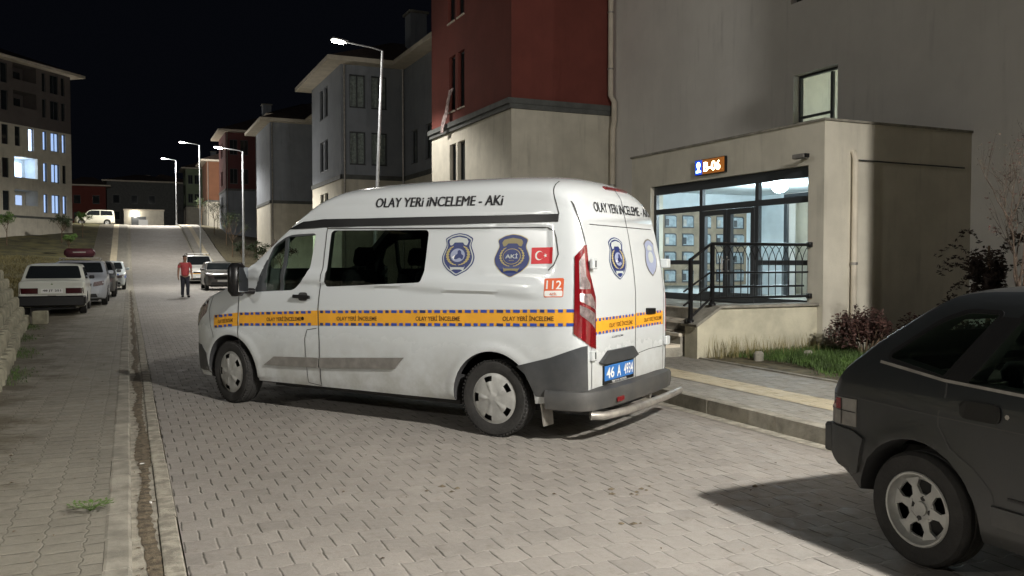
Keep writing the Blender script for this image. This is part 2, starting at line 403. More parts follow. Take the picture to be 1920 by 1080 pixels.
def refine(V, F, step):
    bm = bmesh.new(); vs = [bm.verts.new((a, b, 0)) for a, b in V]
    for f in F:
        try: bm.faces.new([vs[i] for i in f])
        except ValueError: pass
    lo = min(v[1] for v in V); hi = max(v[1] for v in V); k = lo + step
    while k < hi - 1e-5:
        bmesh.ops.bisect_plane(bm, geom=bm.verts[:] + bm.edges[:] + bm.faces[:], plane_co=(0, k, 0), plane_no=(0, 1, 0), dist=1e-6); k += step
    bm.verts.index_update(); V2 = [(v.co.x, v.co.y) for v in bm.verts]; F2 = [[v.index for v in f.verts] for f in bm.faces]; bm.free(); return V2, F2

def cut(o, cutters):
    for c in cutters:
        md = o.modifiers.new('b', 'BOOLEAN'); md.operation = 'DIFFERENCE'; md.solver = 'EXACT'; md.object = c
    dg = bpy.context.evaluated_depsgraph_get(); dg.update()
    me = bpy.data.meshes.new_from_object(o.evaluated_get(dg))
    o.modifiers.clear(); old = o.data; o.data = me; bpy.data.meshes.remove(old)
    for c in cutters: bpy.data.objects.remove(c)
    me.polygons.foreach_set('use_smooth', [True] * len(me.polygons)); me.set_sharp_from_angle(angle=R(35)); me.update()
    return o
# ================================================================== vehicles
def make_shell(xs, zb, zt, plan, prof, rc, nlev=24, narc=8, n=2.6, warp=None, disp=None, inset=0.0):
    rings = []
    for x in xs:
        ZT = zt(x) - inset; ZB = zb(x) + inset * 1.5; r = min(rc(x), (ZT - ZB) * .7); z0 = ZT - r
        def hw(z): return max(.05, prof(z) * plan(x) - inset + (disp(x, z) if disp else 0))
        left = [(0, ZB), (.86 * hw(ZB), ZB)]
        for i in range(nlev + 1):
            t = i / nlev; z = ZB + .02 + (z0 - ZB - .02) * t; left.append((hw(z), z))
        ys = hw(z0)
        for k in range(1, narc):
            t = k / narc * math.pi / 2
            left.append((ys * math.cos(t)**(2 / n), z0 + r * math.sin(t)**(2 / n)))
        left.append((0, ZT)); rings.append((x, left))
    K = len(rings[0][1]); V = []; F = []
    W = warp or (lambda x, y, z: (x, y, z))
    for x, left in rings:
        for (y, z) in left: V.append(W(x, y, z))
        for (y, z) in left[1:-1][::-1]: V.append(W(x, -y, z))
    N = 2 * K - 2
    for i in range(len(rings) - 1):
        for k in range(N):
            a, b = i * N + k, i * N + (k + 1) % N; F.append((a, a + N, b + N, b))
    for base, rev in ((0, False), ((len(rings) - 1) * N, True)):
        for k in range(K - 1):
            l0, l1 = base + k, base + k + 1; r0 = base + (N - k) % N; r1 = base + (N - k - 1)
            if k == 0: f = [l0, l1, r1]
            elif k == K - 2: f = [l0, l1, r0]
            else: f = [l0, l1, r1, r0]
            F.append(f[::-1] if rev else f)
    return V, F
class Surf:
    def __init__(s, V, F): s.b = BVHTree.FromPolygons([Vector(v) for v in V], F)
    def cast(s, o, d):
        h = s.b.ray_cast(Vector(o), Vector(d).normalized()); 
        if h[0] is None: return None
        n = h[1]
        if n.dot(Vector(d)) > 0: n = -n
        return h[0], n
    def side(s, sg=1): return lambda p: s.cast((p[0], sg * 4, p[1]), (0, -sg, 0))
    def end(s, sg=1): return lambda p: s.cast((sg * 8, p[0], p[1]), (-sg, 0, 0))
    def top(s): return lambda p: s.cast((p[0], p[1], 5), (0, 0, -1))
    def radial(s, cx, cy): return lambda p: s.cast((cx + 4 * math.cos(p[0]), cy + 4 * math.sin(p[0]), p[1]), (-math.cos(p[0]), -math.sin(p[0]), 0))
def stick(mb, VF, mp, off, m, thick=0.0):
    V, F = VF; P = [mp(p) for p in V]; out = []; ids = {}
    for i, h in enumerate(P):
        if h is not None: ids[i] = len(out); out.append(h[0] + h[1] * off)
    fs = [[ids[i] for i in f] for f in F if all(i in ids for i in f)]
    k = len(out)
    if thick:
        base = []
        for i, h in enumerate(P):
            if h is not None: base.append(h[0] + h[1] * (off - thick))
        from collections import Counter
        ec = Counter(); 
        for f in fs:
            for a, b in zip(f, f[1:] + f[:1]): ec[(min(a, b), max(a, b))] += 1
        ex = []
        for f in fs:
            for a, b in zip(f, f[1:] + f[:1]):
                if ec[(min(a, b), max(a, b))] == 1: ex.append([b, a, k + a, k + b])
        mb.add(out + base, fs + ex, m)
    else: mb.add(out, fs, m)
def poly_on(mb, poly, mp, off, m, step=.12, thick=0.0): stick(mb, patch2d(poly, step), mp, off, m, thick)
def line_on(mb, pts, wd, mp, off, m, step=.06, thick=0.0):
    q = []
    for a, b in zip(pts, pts[1:]):
        a, b = Vector(a), Vector(b); n = max(1, int((b - a).length / step))
        for i in range(n): q.append(a + (b - a) * i / n)
    q.append(Vector(pts[-1])); V = []; F = []
    for i, p in enumerate(q):
        d = (q[min(i + 1, len(q) - 1)] - q[max(0, i - 1)]).normalized(); nn = Vector((-d.y, d.x)) * wd / 2
        V += [tuple(p + nn), tuple(p - nn)]
    for i in range(len(q) - 1): F.append([2 * i, 2 * i + 1, 2 * i + 3, 2 * i + 2])
    stick(mb, (V, F), mp, off, m, thick)
def text_on(mb, body, u0, u1, v0, v1, mp, off, m, bold=0.0, skew=0.0):
    V, F = textrect(body, u0, u1, v0, v1, bold)
    if skew: V = [(a, b + (a - u0) * skew) for a, b in V]
    stick(mb, (V, F), mp, off, m)

def wheel(parent, x, y, r, wd, sg, kind, rr=None, z=None, rz=0.0):
    """wheel with its outside towards sg*y; tyre and rim are its sub-parts"""
    rr = rr or r * .66
    e = empty('wheel', (x, y, z if z is not None else r)); e.parent = parent; e.rotation_euler = (0, 0, (0 if sg > 0 else math.pi) + rz)
    mb = MB(); h = wd / 2; k = .86
    prof = [(rr - .012, h * .45), (rr, h * .86), (rr + (r - rr) * .35, h), (r * .93, h * .96), (r * .985, h * .78), (r, h * .55)]
    prof += [(r - .006, h * .30), (r - .006, h * .26), (r, h * .22), (r, -h * .22), (r - .006, -h * .26), (r, -h * .32), (r, -h * .55), (r * .985, -h * .78), (r * .93, -h * .96), (rr + (r - rr) * .35, -h), (rr - .012, -h * .7)]
    mb.lathe(prof, M_RUBBER, 48, 'y')
    if kind == 'cap':     # tread grooves as small lugs on the shoulder
        for i in range(60):
            a = 2 * math.pi * i / 60; T = Matrix.Rotation(a, 4, 'Y')
            mb.box(r * .955, r * 1.004, h * .60, h * .9, -.008, .008, M_RUBBER, T)
    mb.build('tyre', e, 40)
    mb = MB(); n = 48
    if kind == 'cap':
        # five-window plastic wheel cover as a polar grid with openings
        NA, rad = 90, [0, .035, .05, .07, .10, .13, .15, .168, .182, .195, .207, .213, .22]
        s = rr / .22; vs = []; fs = []; 
        def hh(q, a):
            t = q / .22; z = .030 * (1 - t**2) + .012
            c = math.cos(5 * a)
            if q > .04 and q < .17: z += .010 * max(0, c) ** 2 * math.sin((q - .04) / .13 * math.pi)
            if .03 < q < .045: z += .006
            if q < .03: z += .002
            if q > .205: z -= .006
            return z
        for q in rad:
            for k_ in range(NA):
                a = 2 * math.pi * k_ / NA; vs.append((q * s * math.cos(a), h * .78 + hh(q, a) * .8, q * s * math.sin(a)))
        for i in range(len(rad) - 1):
            for k_ in range(NA):
                am = 2 * math.pi * (k_ + .5) / NA; ph = ((am * 5 / (2 * math.pi) + .5) % 1.0)
                qm = (rad[i] + rad[i + 1]) / 2
                if .158 < qm < .197 and abs(ph - .5) < .17: continue
                fs.append((i * NA + k_, i * NA + (k_ + 1) % NA, (i + 1) * NA + (k_ + 1) % NA, (i + 1) * NA + k_))
        mb.add(vs, fs, M_RIM)
        mb.lathe([(0, h * .55), (rr, h * .55)], M_BLACK, 32, 'y')
        mb.lathe([(rr * .99, h * .80), (rr * 1.01, h * .86), (rr * 1.0, h * .7)], M_RIM, 48, 'y')
    elif kind == 'alloy':
        mb.lathe([(rr * 1.03, h * .93), (rr * 1.0, h * 1.0), (rr * .95, h * .98), (rr * .90, h * .62), (rr * .84, h * .50), (rr * .80, h * .56), (rr * .80, h * .42)], M_RIM, 48, 'y')
        mb.lathe([(0, -h * .2), (rr * .86, -h * .2)], M_BLACK, 24, 'y')
        for i in range(6):
            a = 2 * math.pi * i / 6 + .35; T = Matrix.Rotation(a, 4, 'Y')
            sp = [(-.046, rr * .84), (.046, rr * .84), (.017, rr * .62), (.028, rr * .30), (-.028, rr * .30), (-.017, rr * .62)]
            mb.prism([(p[0], p[1]) for p in sp], h * .42, h * .60, M_RIM, 1, T)
        mb.lathe([(rr * .42, h * .42), (rr * .42, h * .58), (rr * .30, h * .56), (rr * .20, h * .54), (rr * .19, h * .66), (rr * .12, h * .68), (0, h * .68)], M_RIM, 32, 'y')
        for i in range(4):
            a = 2 * math.pi * i / 4 + .2
            mb.lathe([(.014, h * .40), (.014, h * .59), (0, h * .59)], M_BLACK, 10, 'y', T=Matrix.Translation((rr * .29 * math.cos(a), 0, rr * .29 * math.sin(a))))
    else:
        mb.lathe([(rr * 1.0, h * .9), (rr * .92, h * .7), (rr * .8, h * .55), (rr * .45, h * .70), (rr * .3, h * .8), (0, h * .8)], M_RIM, 24, 'y')
        for i in range(8):
            a = 2 * math.pi * i / 8
            mb.lathe([(rr * .09, h * .5), (rr * .09, h * .66), (0, h * .66)], M_BLACK, 8, 'y', T=Matrix.Translation((rr * .66 * math.cos(a), 0, rr * .66 * math.sin(a))))
    mb.build('rim', e, 30)
    return e

def seat(parent, x, y, z, w=.48, hgt=.62, name='seat'):
    mb = MB()
    mb.box(x - .05, x + .45, y - w / 2, y + w / 2, z - .12, z + .08, M_SEAT, bev=.04)
    T = Tm(x, y, z, 0, 0, R(-14))
    mb.box(-.07, .07, -w / 2, w / 2, 0, hgt, M_SEAT, T, bev=.05)
    mb.box(-.05, .05, -.14, .14, hgt + .04, hgt + .24, M_SEAT, T, bev=.04)
    mb.tube([(0, -.06, hgt - .02), (0, -.06, hgt + .08)], .008, M_STEEL, 6, T=T); mb.tube([(0, .06, hgt - .02), (0, .06, hgt + .08)], .008, M_STEEL, 6, T=T)
    return mb.build(name, parent, 40)

# ------------------------------------------------------------------ the crime-scene van
VX, VY, VRZ = 3.72, 7.38, math.atan2(.826, -.564)
van = empty('police_van', (VX, VY, 0), VRZ, 'white high-roof police forensic van with amber OLAY YERI INCELEME stripes parked across the paved street', 'van')
V_PROF = [(.25, .93), (.35, .955), (.55, .975), (.8, .985), (1.1, .983), (1.3, .965), (1.5, .935), (1.85, .885), (1.93, .87), (2.05, .838), (2.15, .80), (2.24, .755), (2.35, .69)]
V_ZT = [(-.84, 2.12), (-.80, 2.20), (-.74, 2.245), (-.6, 2.285), (-.3, 2.315), (.2, 2.338), (.9, 2.345), (1.5, 2.335), (1.95, 2.305), (2.2, 2.235), (2.42, 2.10), (2.62, 1.935), (2.9, 1.715), (3.15, 1.535), (3.42, 1.36), (3.55, 1.30), (3.8, 1.23), (4.0, 1.14), (4.15, 1.03), (4.26, .90), (4.33, .80), (4.37, .72)]
V_PLAN = [(-.84, .885), (-.81, .925), (-.76, .96), (-.66, .985), (-.5, 1), (2.4, 1), (3.1, .99), (3.6, .965), (3.9, .92), (4.1, .84), (4.22, .75), (4.32, .62), (4.37, .52)]
V_RC = [(-.84, .24), (1.6, .23), (2.4, .15), (2.7, .10), (3.4, .09), (3.9, .14), (4.37, .16)]
V_ZB = [(-.84, .36), (-.3, .30), (0, .27), (3.0, .255), (3.6, .24), (4.37, .24)]
def sst(a, b, x):
    t = max(0, min(1, (x - a) / (b - a))); return t * t * (3 - 2 * t)
def vdisp(x, z):
    d = 0.0
    for wx in (.03, 3.42):
        r = math.hypot(x - wx, z - .335)
        if z > .3: d += .020 * math.exp(-((r - .44) / .055)**2) + .006 * math.exp(-((r - .56) / .07)**2)
    d += .020 * sst(1.285, 1.305, z + .035 * (1.2 - x) * .9) * (1 - sst(1.40, 1.43, z + .035 * (1.2 - x) * .9)) * sst(-.5, -.3, x) * (1 - sst(3.2, 3.5, x))
    if -.545 < x < 1.99 and 1.45 < z < 1.845: d -= .009
    d -= .012 * sst(1.885, 1.90, z) * (1 - sst(1.925, 1.94, z)) * sst(-.6, -.55, x) * (1 - sst(2.3, 2.5, x))
    return d
def vwarp(x, y, z):
    lean = .19 * max(0, (z - 1.2) / 1.05)**1.5
    return (x + lean * sst(-.2, -.84, x), y, z)
xs = [-.84, -.825, -.80, -.77, -.73, -.68] + [-.64 + .04 * i for i in range(118)] + [4.08, 4.12, 4.16, 4.20, 4.24, 4.28, 4.31, 4.34, 4.37]
xs = sorted(set(round(a, 4) for a in xs if a <= 4.37))
kw = dict(zb=lambda x: cspl(V_ZB, x), zt=lambda x: cspl(V_ZT, x), plan=lambda x: cspl(V_PLAN, x), prof=lambda z: cspl(V_PROF, z), rc=lambda x: interp(V_RC, x), warp=vwarp)
SV = make_shell(xs, nlev=64, narc=10, disp=vdisp, **kw)
vs_ = Surf(*SV)
body = MB().add(*SV, M_VWHITE); body.mats.append(M_INT); bo = body.build('body', van, 35)
cav = MB(); cav.mats.append(M_VWHITE); cav.mi(M_INT)
cx = [-.70 + .1 * i for i in range(38)]
CV = make_shell([a for a in cx if a < 3.05], nlev=20, inset=.055, **{**kw, 'zb': lambda x: .42}); cav.add(*CV, M_INT); co_ = cav.build('c')
DW = roundpoly([(3.04, 1.215), (2.449, 1.245), (2.255, 1.42), (2.205, 1.825), (2.60, 1.812), (2.80, 1.70)], [.03, .06, .10, .05, .12, .05])
SW = roundpoly([(2.003, 1.848), (2.024, 1.285), (.814, 1.345), (.791, 1.831)], .05)
c1 = MB(); c1.mats.append(M_VWHITE); c1.mi(M_INT); c1.prism(DW, -1.3, 1.3, M_INT, 1); c1o = c1.build('c')
c2 = MB(); c2.mats.append(M_VWHITE); c2.mi(M_INT); c2.prism(SW, -1.3, 1.3, M_INT, 1); c2o = c2.build('c')
c3 = MB(); c3.mats.append(M_VWHITE); c3.mi(M_INT)     # windscreen opening
ws = roundpoly([(-.78, 1.46), (.78, 1.46), (.66, 2.0), (-.66, 2.0)], .08); c3.prism(ws, 2.35, 3.6, M_INT, 0); c3o = c3.build('c')
cw = []
for wx, rr_ in ((.03, .425), (3.42, .415)):
    for sg in (1, -1):
        c = MB(); c.mats.append(M_VWHITE); c.mi(M_INT)
        c.lathe([(0, sg * .62), (rr_, sg * .62), (rr_, sg * 1.2), (0, sg * 1.2)], M_INT, 48, 'y', T=Matrix.Translation((wx, 0, .33))); cw.append(c.build('c'))
dgv = bpy.context.evaluated_depsgraph_get()
for c in [co_, c1o, c2o, c3o] + cw: c.matrix_world = Matrix.Identity(4)
bo.parent = None
cut(bo, [co_, c1o, c2o, c3o] + cw)
bo.parent = van
LS = vs_.side(1); RS = vs_.side(-1); RE = vs_.end(-1); FR = vs_.end(1)
def both(f):
    f(LS, 1); f(RS, -1)
# windows
for mp, sg in ((LS, 1), (RS, -1)):
    mb = MB(); poly_on(mb, DW, mp, -.012, M_VGLASS, .15); g = mb.build('door_window', van)
    mb = MB(); line_on(mb, [(2.62, 1.80), (2.615, 1.65), (2.63, 1.235)], .045, mp, -.004, M_FRAME, thick=.02)
    line_on(mb, [(2.63, 1.225), (3.03, 1.215), (2.80, 1.70), (2.60, 1.805), (2.215, 1.822)], .03, mp, -.002, M_FRAME, thick=.02)
    poly_on(mb, [(3.06, 1.21), (2.86, 1.215), (2.86, 1.60), (2.93, 1.47)], mp, -.001, M_FRAME, thick=.01); mb.build('window_divider', g, 40)
    mb = MB(); poly_on(mb, SW, mp, -.004, M_VGLASSD, .15); mb.build('side_window', van)
mb = MB(); stick(mb, patch2d(roundpoly([(-.80, 1.44), (.80, 1.44), (.68, 2.02), (-.68, 2.02)], .08), .12), FR, .002, M_VGLASS); mb.build('windscreen', van, 40)
# black band under the raised roof
for mp in (LS, RS):
    mb = MB(); poly_on(mb, [(2.60, 1.868), (2.40, 1.945), (2.148, 1.962), (.8, 1.952), (-.56, 1.942), (-.56, 1.876), (2.0, 1.880)], mp, .009, M_BLACK, .15, thick=.012); mb.build('roof_band', van, 40)
# panel gaps
def gap(pts, wd, mp): mb = MB(); line_on(mb, pts, wd, mp, .0035, M_GAP, .03); mb.build('panel_gap', van)
for mp in (LS, RS):
    gap([(2.06, 1.88), (2.072, 1.38), (2.10, 1.06), (2.085, .74), (2.095, .30)], .010, mp)
    gap([(3.27, 1.19), (3.285, .91), (3.255, .62)], .010, mp)
    gap([(2.06, 1.868), (.70, 1.845), (-.46, 1.83), (-.53, 1.80), (-.555, 1.74), (-.585, 1.60), (-.55, 1.51), (-.50, 1.465)], .010, mp)
    gap([(2.12, .87), (2.25, .85), (2.285, .76), (2.27, .31), (2.09, .29)], .007, mp)
    gap([(3.72, 1.15), (3.80, 1.0), (3.78, .85), (3.70, .70)], .008, mp)
    gap([(-.44, 2.24), (-.56, 1.94)], .008, mp)
gap([(-.12, 2.20), (-.12, 1.2), (-.12, .44)], .010, RE)
gap([(.66, 1.857), (-.70, 1.852)], .007, RE)
gap([(.80, 2.05), (.80, 1.2), (.80, .45), (-.80, .43), (-.82, 1.2), (-.78, 2.05)], .009, RE)
gap([(-.16, .68), (-.45, .70), (-.78, .70)], .006, RE)
# rear quarter and bumper in dark plastic
mb = MB()
for mp in (LS, RS):
    poly_on(mb, [(-.222, .645), (-.55, .735), (-.80, .83), (-.838, .84), (-.838, .34), (-.46, .29), (-.395, .42), (-.31, .58)], mp, .008, M_VGREY, .08, thick=.02)
pts = [(-.50, .965), (-.70, .955), (-.80, .93), (-.865, .86), (-.895, .70), (-.915, .35), (-.92, 0)]
pts = pts + [(a, -b) for a, b in pts[:-1]][::-1]
vs = []; fs = []
sec = [(-.05, .285), (.0, .30), (.012, .36), (.012, .43), (.0, .455), (-.09, .470)]
for i, (a, b) in enumerate(pts):
    p0 = Vector(pts[max(0, i - 1)]); p1 = Vector(pts[min(len(pts) - 1, i + 1)]); d = (p1 - p0).normalized(); nn = Vector((d.y, -d.x))
    if nn.dot(Vector((a + .3, b))) < 0: nn = -nn
    for (o_, z) in sec: vs.append((a + nn.x * (o_ + .03), b + nn.y * (o_ + .03), z))
S_ = len(sec)
for i in range(len(pts) - 1):
    for k in range(S_): fs.append((i * S_ + k, i * S_ + (k + 1) % S_, (i + 1) * S_ + (k + 1) % S_, (i + 1) * S_ + k))
fs += [list(range(S_)), [(len(pts) - 1) * S_ + k for k in range(S_)]]
mb.add(vs, fs, M_VGREY); mb.build('rear_bumper', van, 35)
mb = MB(); mb.box(-.966, -.958, .40, .54, .335, .375, M_REDL, bev=.003); mb.build('bumper_reflector', van)
# front bumper lower part
mb = MB(); poly_on(mb, [(3.81, .25), (3.86, .50), (4.0, .60), (4.37, .62), (4.37, .25)], LS, .006, M_VGREY, .08, thick=.02); poly_on(mb, [(3.81, .25), (3.86, .50), (4.0, .60), (4.37, .62), (4.37, .25)], RS, .006, M_VGREY, .08, thick=.02)
poly_on(mb, [(-.6, .26), (.6, .26), (.6, .56), (-.6, .56)], FR, .006, M_VGREY, .1, thick=.02); mb.build('front_bumper', van, 35)
mb = MB(); poly_on(mb, roundpoly([(-.42, .70), (.42, .70), (.48, .92), (-.48, .92)], .04), FR, .008, M_BLACK, .1, thick=.02); mb.build('grille', van, 35)
for mp in (LS, RS):
    mb = MB(); poly_on(mb, roundpoly([(3.86, .97), (4.16, .80), (4.30, .82), (4.12, 1.04), (3.86, 1.15), (3.80, 1.12)], .02), mp, .006, M_CLRL, .05, thick=.02); mb.build('headlight', van, 35)
# side mouldings, door handles, fuel cap, lock
for mp in (LS, RS):
    mb = MB(); poly_on(mb, [(2.884, .455), (2.73, .552), (2.11, .575), (2.11, .475)], mp, .018, M_MOULD, .1, thick=.02)
    poly_on(mb, [(2.085, .475), (2.085, .577), (1.019, .640), (1.127, .528)], mp, .018, M_MOULD, .1, thick=.02); mb.build('side_moulding', van, 35)
    mb = MB(); poly_on(mb, roundpoly([(2.43, 1.165), (2.20, 1.16), (2.20, 1.195), (2.43, 1.20)], .02), mp, .035, M_BLACK, .1, thick=.02)
    poly_on(mb, roundpoly([(2.38, 1.14), (2.25, 1.14), (2.25, 1.225), (2.38, 1.225)], .05), mp, .002, M_GAP, .1); mb.build('door_handle', van, 35)
    mb = MB(); poly_on(mb, [(2.31 + .018 * math.cos(t * .5236), .962 + .018 * math.sin(t * .5236)) for t in range(12)], mp, .009, M_BLACK, .1, thick=.01); mb.build('door_lock', van, 35)
# mirrors
for sg in (1, -1):
    mb = MB(); T = Tm(3.10, sg * 1.13, 1.35, R(sg * 8))
    mb.box(-.07, .09, -.105, .105, -.175, .175, M_BLACK, T, bev=.055); mb.tube([(3.04, sg * .93, 1.22), (3.08, sg * 1.06, 1.23)], [.035, .03], M_BLACK, 8)
    mo = mb.build('side_mirror', van, 50)
    mb = MB(); mb.box(-.078, -.070, -.075, .075, -.13, .13, M_MIRROR, T, bev=.003); mb.build('mirror_glass', mo)
# tail lights: run round the rear corner
for sg in (1, -1):
    cy = .55 * sg; A = lambda d: sg * R(d)
    mp = vs_.radial(-.50, cy)
    def pol(ps): return [(A(a if sg > 0 else 122 + (a - 122) * .42), z) for a, z in ps]
    mb = MB(); poly_on(mb, pol([(124, 1.58), (135, 1.67), (139, 1.68), (140, 1.46), (145.5, 1.34), (151, 1.24), (152, .80), (140, .83), (122, .94)]), mp, .010, M_REDL, .07, thick=.02)
    t = mb.build('tail_light', van, 40)
    mb = MB(); poly_on(mb, pol([(128.5, 1.54), (135, 1.61), (135.5, 1.42), (140, 1.35), (140, 1.31), (128, 1.31)]), mp, .013, M_CLRL, .07)
    poly_on(mb, pol([(128, 1.18), (149, 1.10), (149, .97), (128, 1.10)]), mp, .013, M_CLRL, .07)
    poly_on(mb, pol([(128, 1.27), (141, 1.27), (148, 1.20), (149, 1.13), (128, 1.21)]), mp, .013, M_CLRL, .07); mb.build('clear_lens', t)
mb = MB(); poly_on(mb, roundpoly([(.10, 2.222), (.09, 2.195), (-.42, 2.195), (-.43, 2.222)], .006), RE, .012, M_REDL, .1, thick=.015); mb.build('brake_light', van, 35)
# hinges, rear handle, plate and its housing
for (y, z) in ((.79, 1.52), (.79, .75)): mb = MB(); mb.box(-.872, -.835, y - .045, y + .045, z - .045, z + .045, M_VWHITE, bev=.008); mb.box(-.878, -.87, y - .006, y + .006, z - .028, z + .028, M_GAP); mb.build('door_hinge', van, 35)
for (y, z) in ((-.86, 1.52), (-.86, .75)): mb = MB(); mb.box(-.88, -.80, y - .05, y + .04, z - .045, z + .045, M_VWHITE, bev=.008); mb.build('door_hinge', van, 35)
mb = MB(); poly_on(mb, roundpoly([(-.37, 1.035), (-.37, 1.095), (-.58, 1.085), (-.58, 1.03)], .012), RE, .018, M_BLACK, .1, thick=.02); mb.build('rear_handle', van, 35)
mb = MB(); V, F = patch2d([(.66, .675), (.49, .765), (-.02, .765), (-.14, .675), (-.05, .655), (.58, .655)], .1)
stick(mb, (V, F), RE, .03, M_VGREY, thick=.03); mb.build('plate_lamp_housing', van, 35)
mb = MB(); poly_on(mb, [(.585, .645), (-.065, .645), (-.065, .475), (.585, .475)], RE, .010, M_BLACK, .2, thick=.01)
poly_on(mb, [(.568, .636), (-.048, .636), (-.048, .505), (.568, .505)], RE, .013, M_PLBLUE, .2)
def rtext(mb, body, ul, ur, v0, v1, off, m, bold=0.0):          # reads left to right on the rear: y falls
    V, F = textrect(body, 0, 1, v0, v1, bold); V = [(ul + (ur - ul) * a, b) for a, b in V]; stick(mb, (V, [f[::-1] for f in F]), RE, off, m)
rtext(mb, '46', .535, .375, .522, .62, .016, M_WHV, .02); rtext(mb, 'A', .315, .235, .522, .62, .016, M_WHV, .02); rtext(mb, '4934', .17, -.03, .522, .62, .016, M_WHV, .02)
rtext(mb, 'TEKTAS ADNEL', .42, .10, .480, .497, .013, M_WHV, .01)
mb.build('number_plate', van)
mb = MB(); rtext(mb, 'CUSTOM', .40, .16, .868, .885, .003, M_INK, .01); mb.build('rear_lettering', van)
# step bar
mb = MB(); mb.tube([(-.86, .86, .255), (-.95, .78, .25), (-1.0, .4, .245), (-1.01, 0, .245), (-1.0, -.5, .245), (-.97, -.95, .245)], .036, M_STEEL, 12)
for y in (.4, -.4): mb.box(-1.0, -.6, y - .02, y + .02, .24, .26, M_BLACK)
mb.build('step_bar', van, 60)
# mud flap
for sg in (1, -1):
    mb = MB(); vs = []; fs = []
    for i, z in enumerate((.50, .40, .28, .14)):
        wd = (.06, .13, .16, .15)[i]; xx = -.40 - .02 * i
        vs += [(xx, sg * .95, z), (xx - .01, sg * (.95 - wd), z), (xx - .02, sg * (.95 - wd), z), (xx - .012, sg * .95, z)]
    for i in range(3):
        for k in range(4): fs.append((4 * i + k, 4 * i + (k + 1) % 4, 4 * i + 4 + (k + 1) % 4, 4 * i + 4 + k))
    fs += [(0, 1, 2, 3), (12, 13, 14, 15)]
    mb.add(vs, fs, M_STEEL); mb.build('mud_flap', van)
# floor pan so that no light passes under the wheels' wells
mb = MB(); mb.box(-.75, 4.0, -.60, .60, .20, .27, M_INT); mb.box(.5, 2.9, -.8, .8, .22, .27, M_INT); mb.tube([(.0, -.75, .33), (.0, .75, .33)], .05, M_INT, 8); mb.tube([(-.1, -.35, .30), (-.9, -.35, .27)], .03, M_STEEL, 8); mb.build('underbody', van)
for wx in (.03, 3.42):
    for sg in (1, -1): wheel(van, wx, sg * (.865 if wx < 1 else .85), .338, .215, sg, 'cap', .225, rz=R(-9) if wx > 1 else 0)
seat(van, 2.15, .45, .85); seat(van, 2.15, -.45, .85); seat(van, 1.15, .5, .85, .52); seat(van, 1.15, -.05, .85, .5); seat(van, 1.15, -.55, .85, .5)
mb = MB(); mb.lathe([(.17, 0), (.185, .012), (.2, 0), (.185, -.012)], M_BLACK, 24, 'x', closed=True, T=Tm(2.72, .45, 1.2, 0, 0, R(25))); mb.build('steering_wheel', van)
mb = MB(); mb.box(2.80, 3.30, -.80, .80, .9, 1.22, M_INT, bev=.05); mb.build('dashboard', van)

# vinyl: stripes, lettering, emblems
TXT = 'OLAY YER\u0130 \u0130NCELEME'
ST = [(3.77, .80, .94), (3.74, .805, .942), (3.28, .85, .99), (2.08, .90, 1.05), (-.76, 1.005, 1.146)]
def st_lo(x): return interp([(a, b) for a, b, c in ST[::-1]], x)
def st_hi(x): return interp([(a, c) for a, b, c in ST[::-1]], x)
for mp, sg in ((LS, 1), (RS, -1)):
    for (xa, xb) in ((3.70, 3.285), (3.265, 2.105), (2.09, -.765)):
        mb = MB(); n = max(2, int((xa - xb) / .025)); V = []; F = []
        for i in range(n + 1):
            x = xa + (xb - xa) * i / n; V += [(x, st_lo(x)), (x, (st_lo(x) + st_hi(x)) / 2), (x, st_hi(x))]
        for i in range(n):
            for k in (0, 1): F.append([3 * i + k, 3 * i + k + 1, 3 * i + 4 + k, 3 * i + 3 + k])
        stick(mb, (V, F), mp, .003, M_YEL)
        x = xa - .02; j = 0
        while x - .06 > xb:
            ln = .066 if j % 2 else .042
            for lo in (1, 0):
                zz = (st_hi(x) - .026) if lo else st_lo(x); o_ = 0 if lo else -.012
                stick(mb, ([(x, zz), (x - ln, zz), (x - ln + o_ * 0, zz + .026), (x, zz + .026)], [[0, 1, 2, 3]]), mp, .0055, M_BLUEV if (j * 7) % 5 else M_NAVY)
            x -= ln + .030; j += 1
        s_ = mb.build('amber_stripe', van)
        for (ua, ub) in {3.70: [(3.62, 3.36)], 3.265: [(2.833, 2.333)], 2.09: [(1.847, 1.336), (.869, .371), (-.079, -.578)]}[xa]:
            mb = MB(); za = (st_lo(ua) + st_hi(ua)) / 2 - .026; zc = (st_lo(ub) + st_hi(ub)) / 2 - .026
            V, F = textrect(TXT, 0, 1, 0, 1, .012)
            if sg > 0: V = [(ua + (ub - ua) * a, za + (zc - za) * a + b * .052) for a, b in V]
            else: V = [(ub + (ua - ub) * a, zc + (za - zc) * a + b * .052) for a, b in V]
            stick(mb, (V, F), mp, .0055, M_BROWN); mb.build('stripe_lettering', s_)
    mb = MB()
    for k_, sh_ in enumerate((-.0035, 0, .0035)):
        V, F = textrect('OLAY YERi iNCELEME - AKi', 0, 1, 0, 1, 0)
        if sg > 0: V = [(1.475 - 1.46 * a + sh_, 2.060 - .025 * a + b * .092) for a, b in V]
        else: V = [(.015 + 1.46 * a + sh_, 2.035 + .025 * a + b * .092) for a, b in V]
        stick(mb, (V, F), mp, .004 + .0006 * k_, M_INK)
    mb.build('roof_lettering', van)
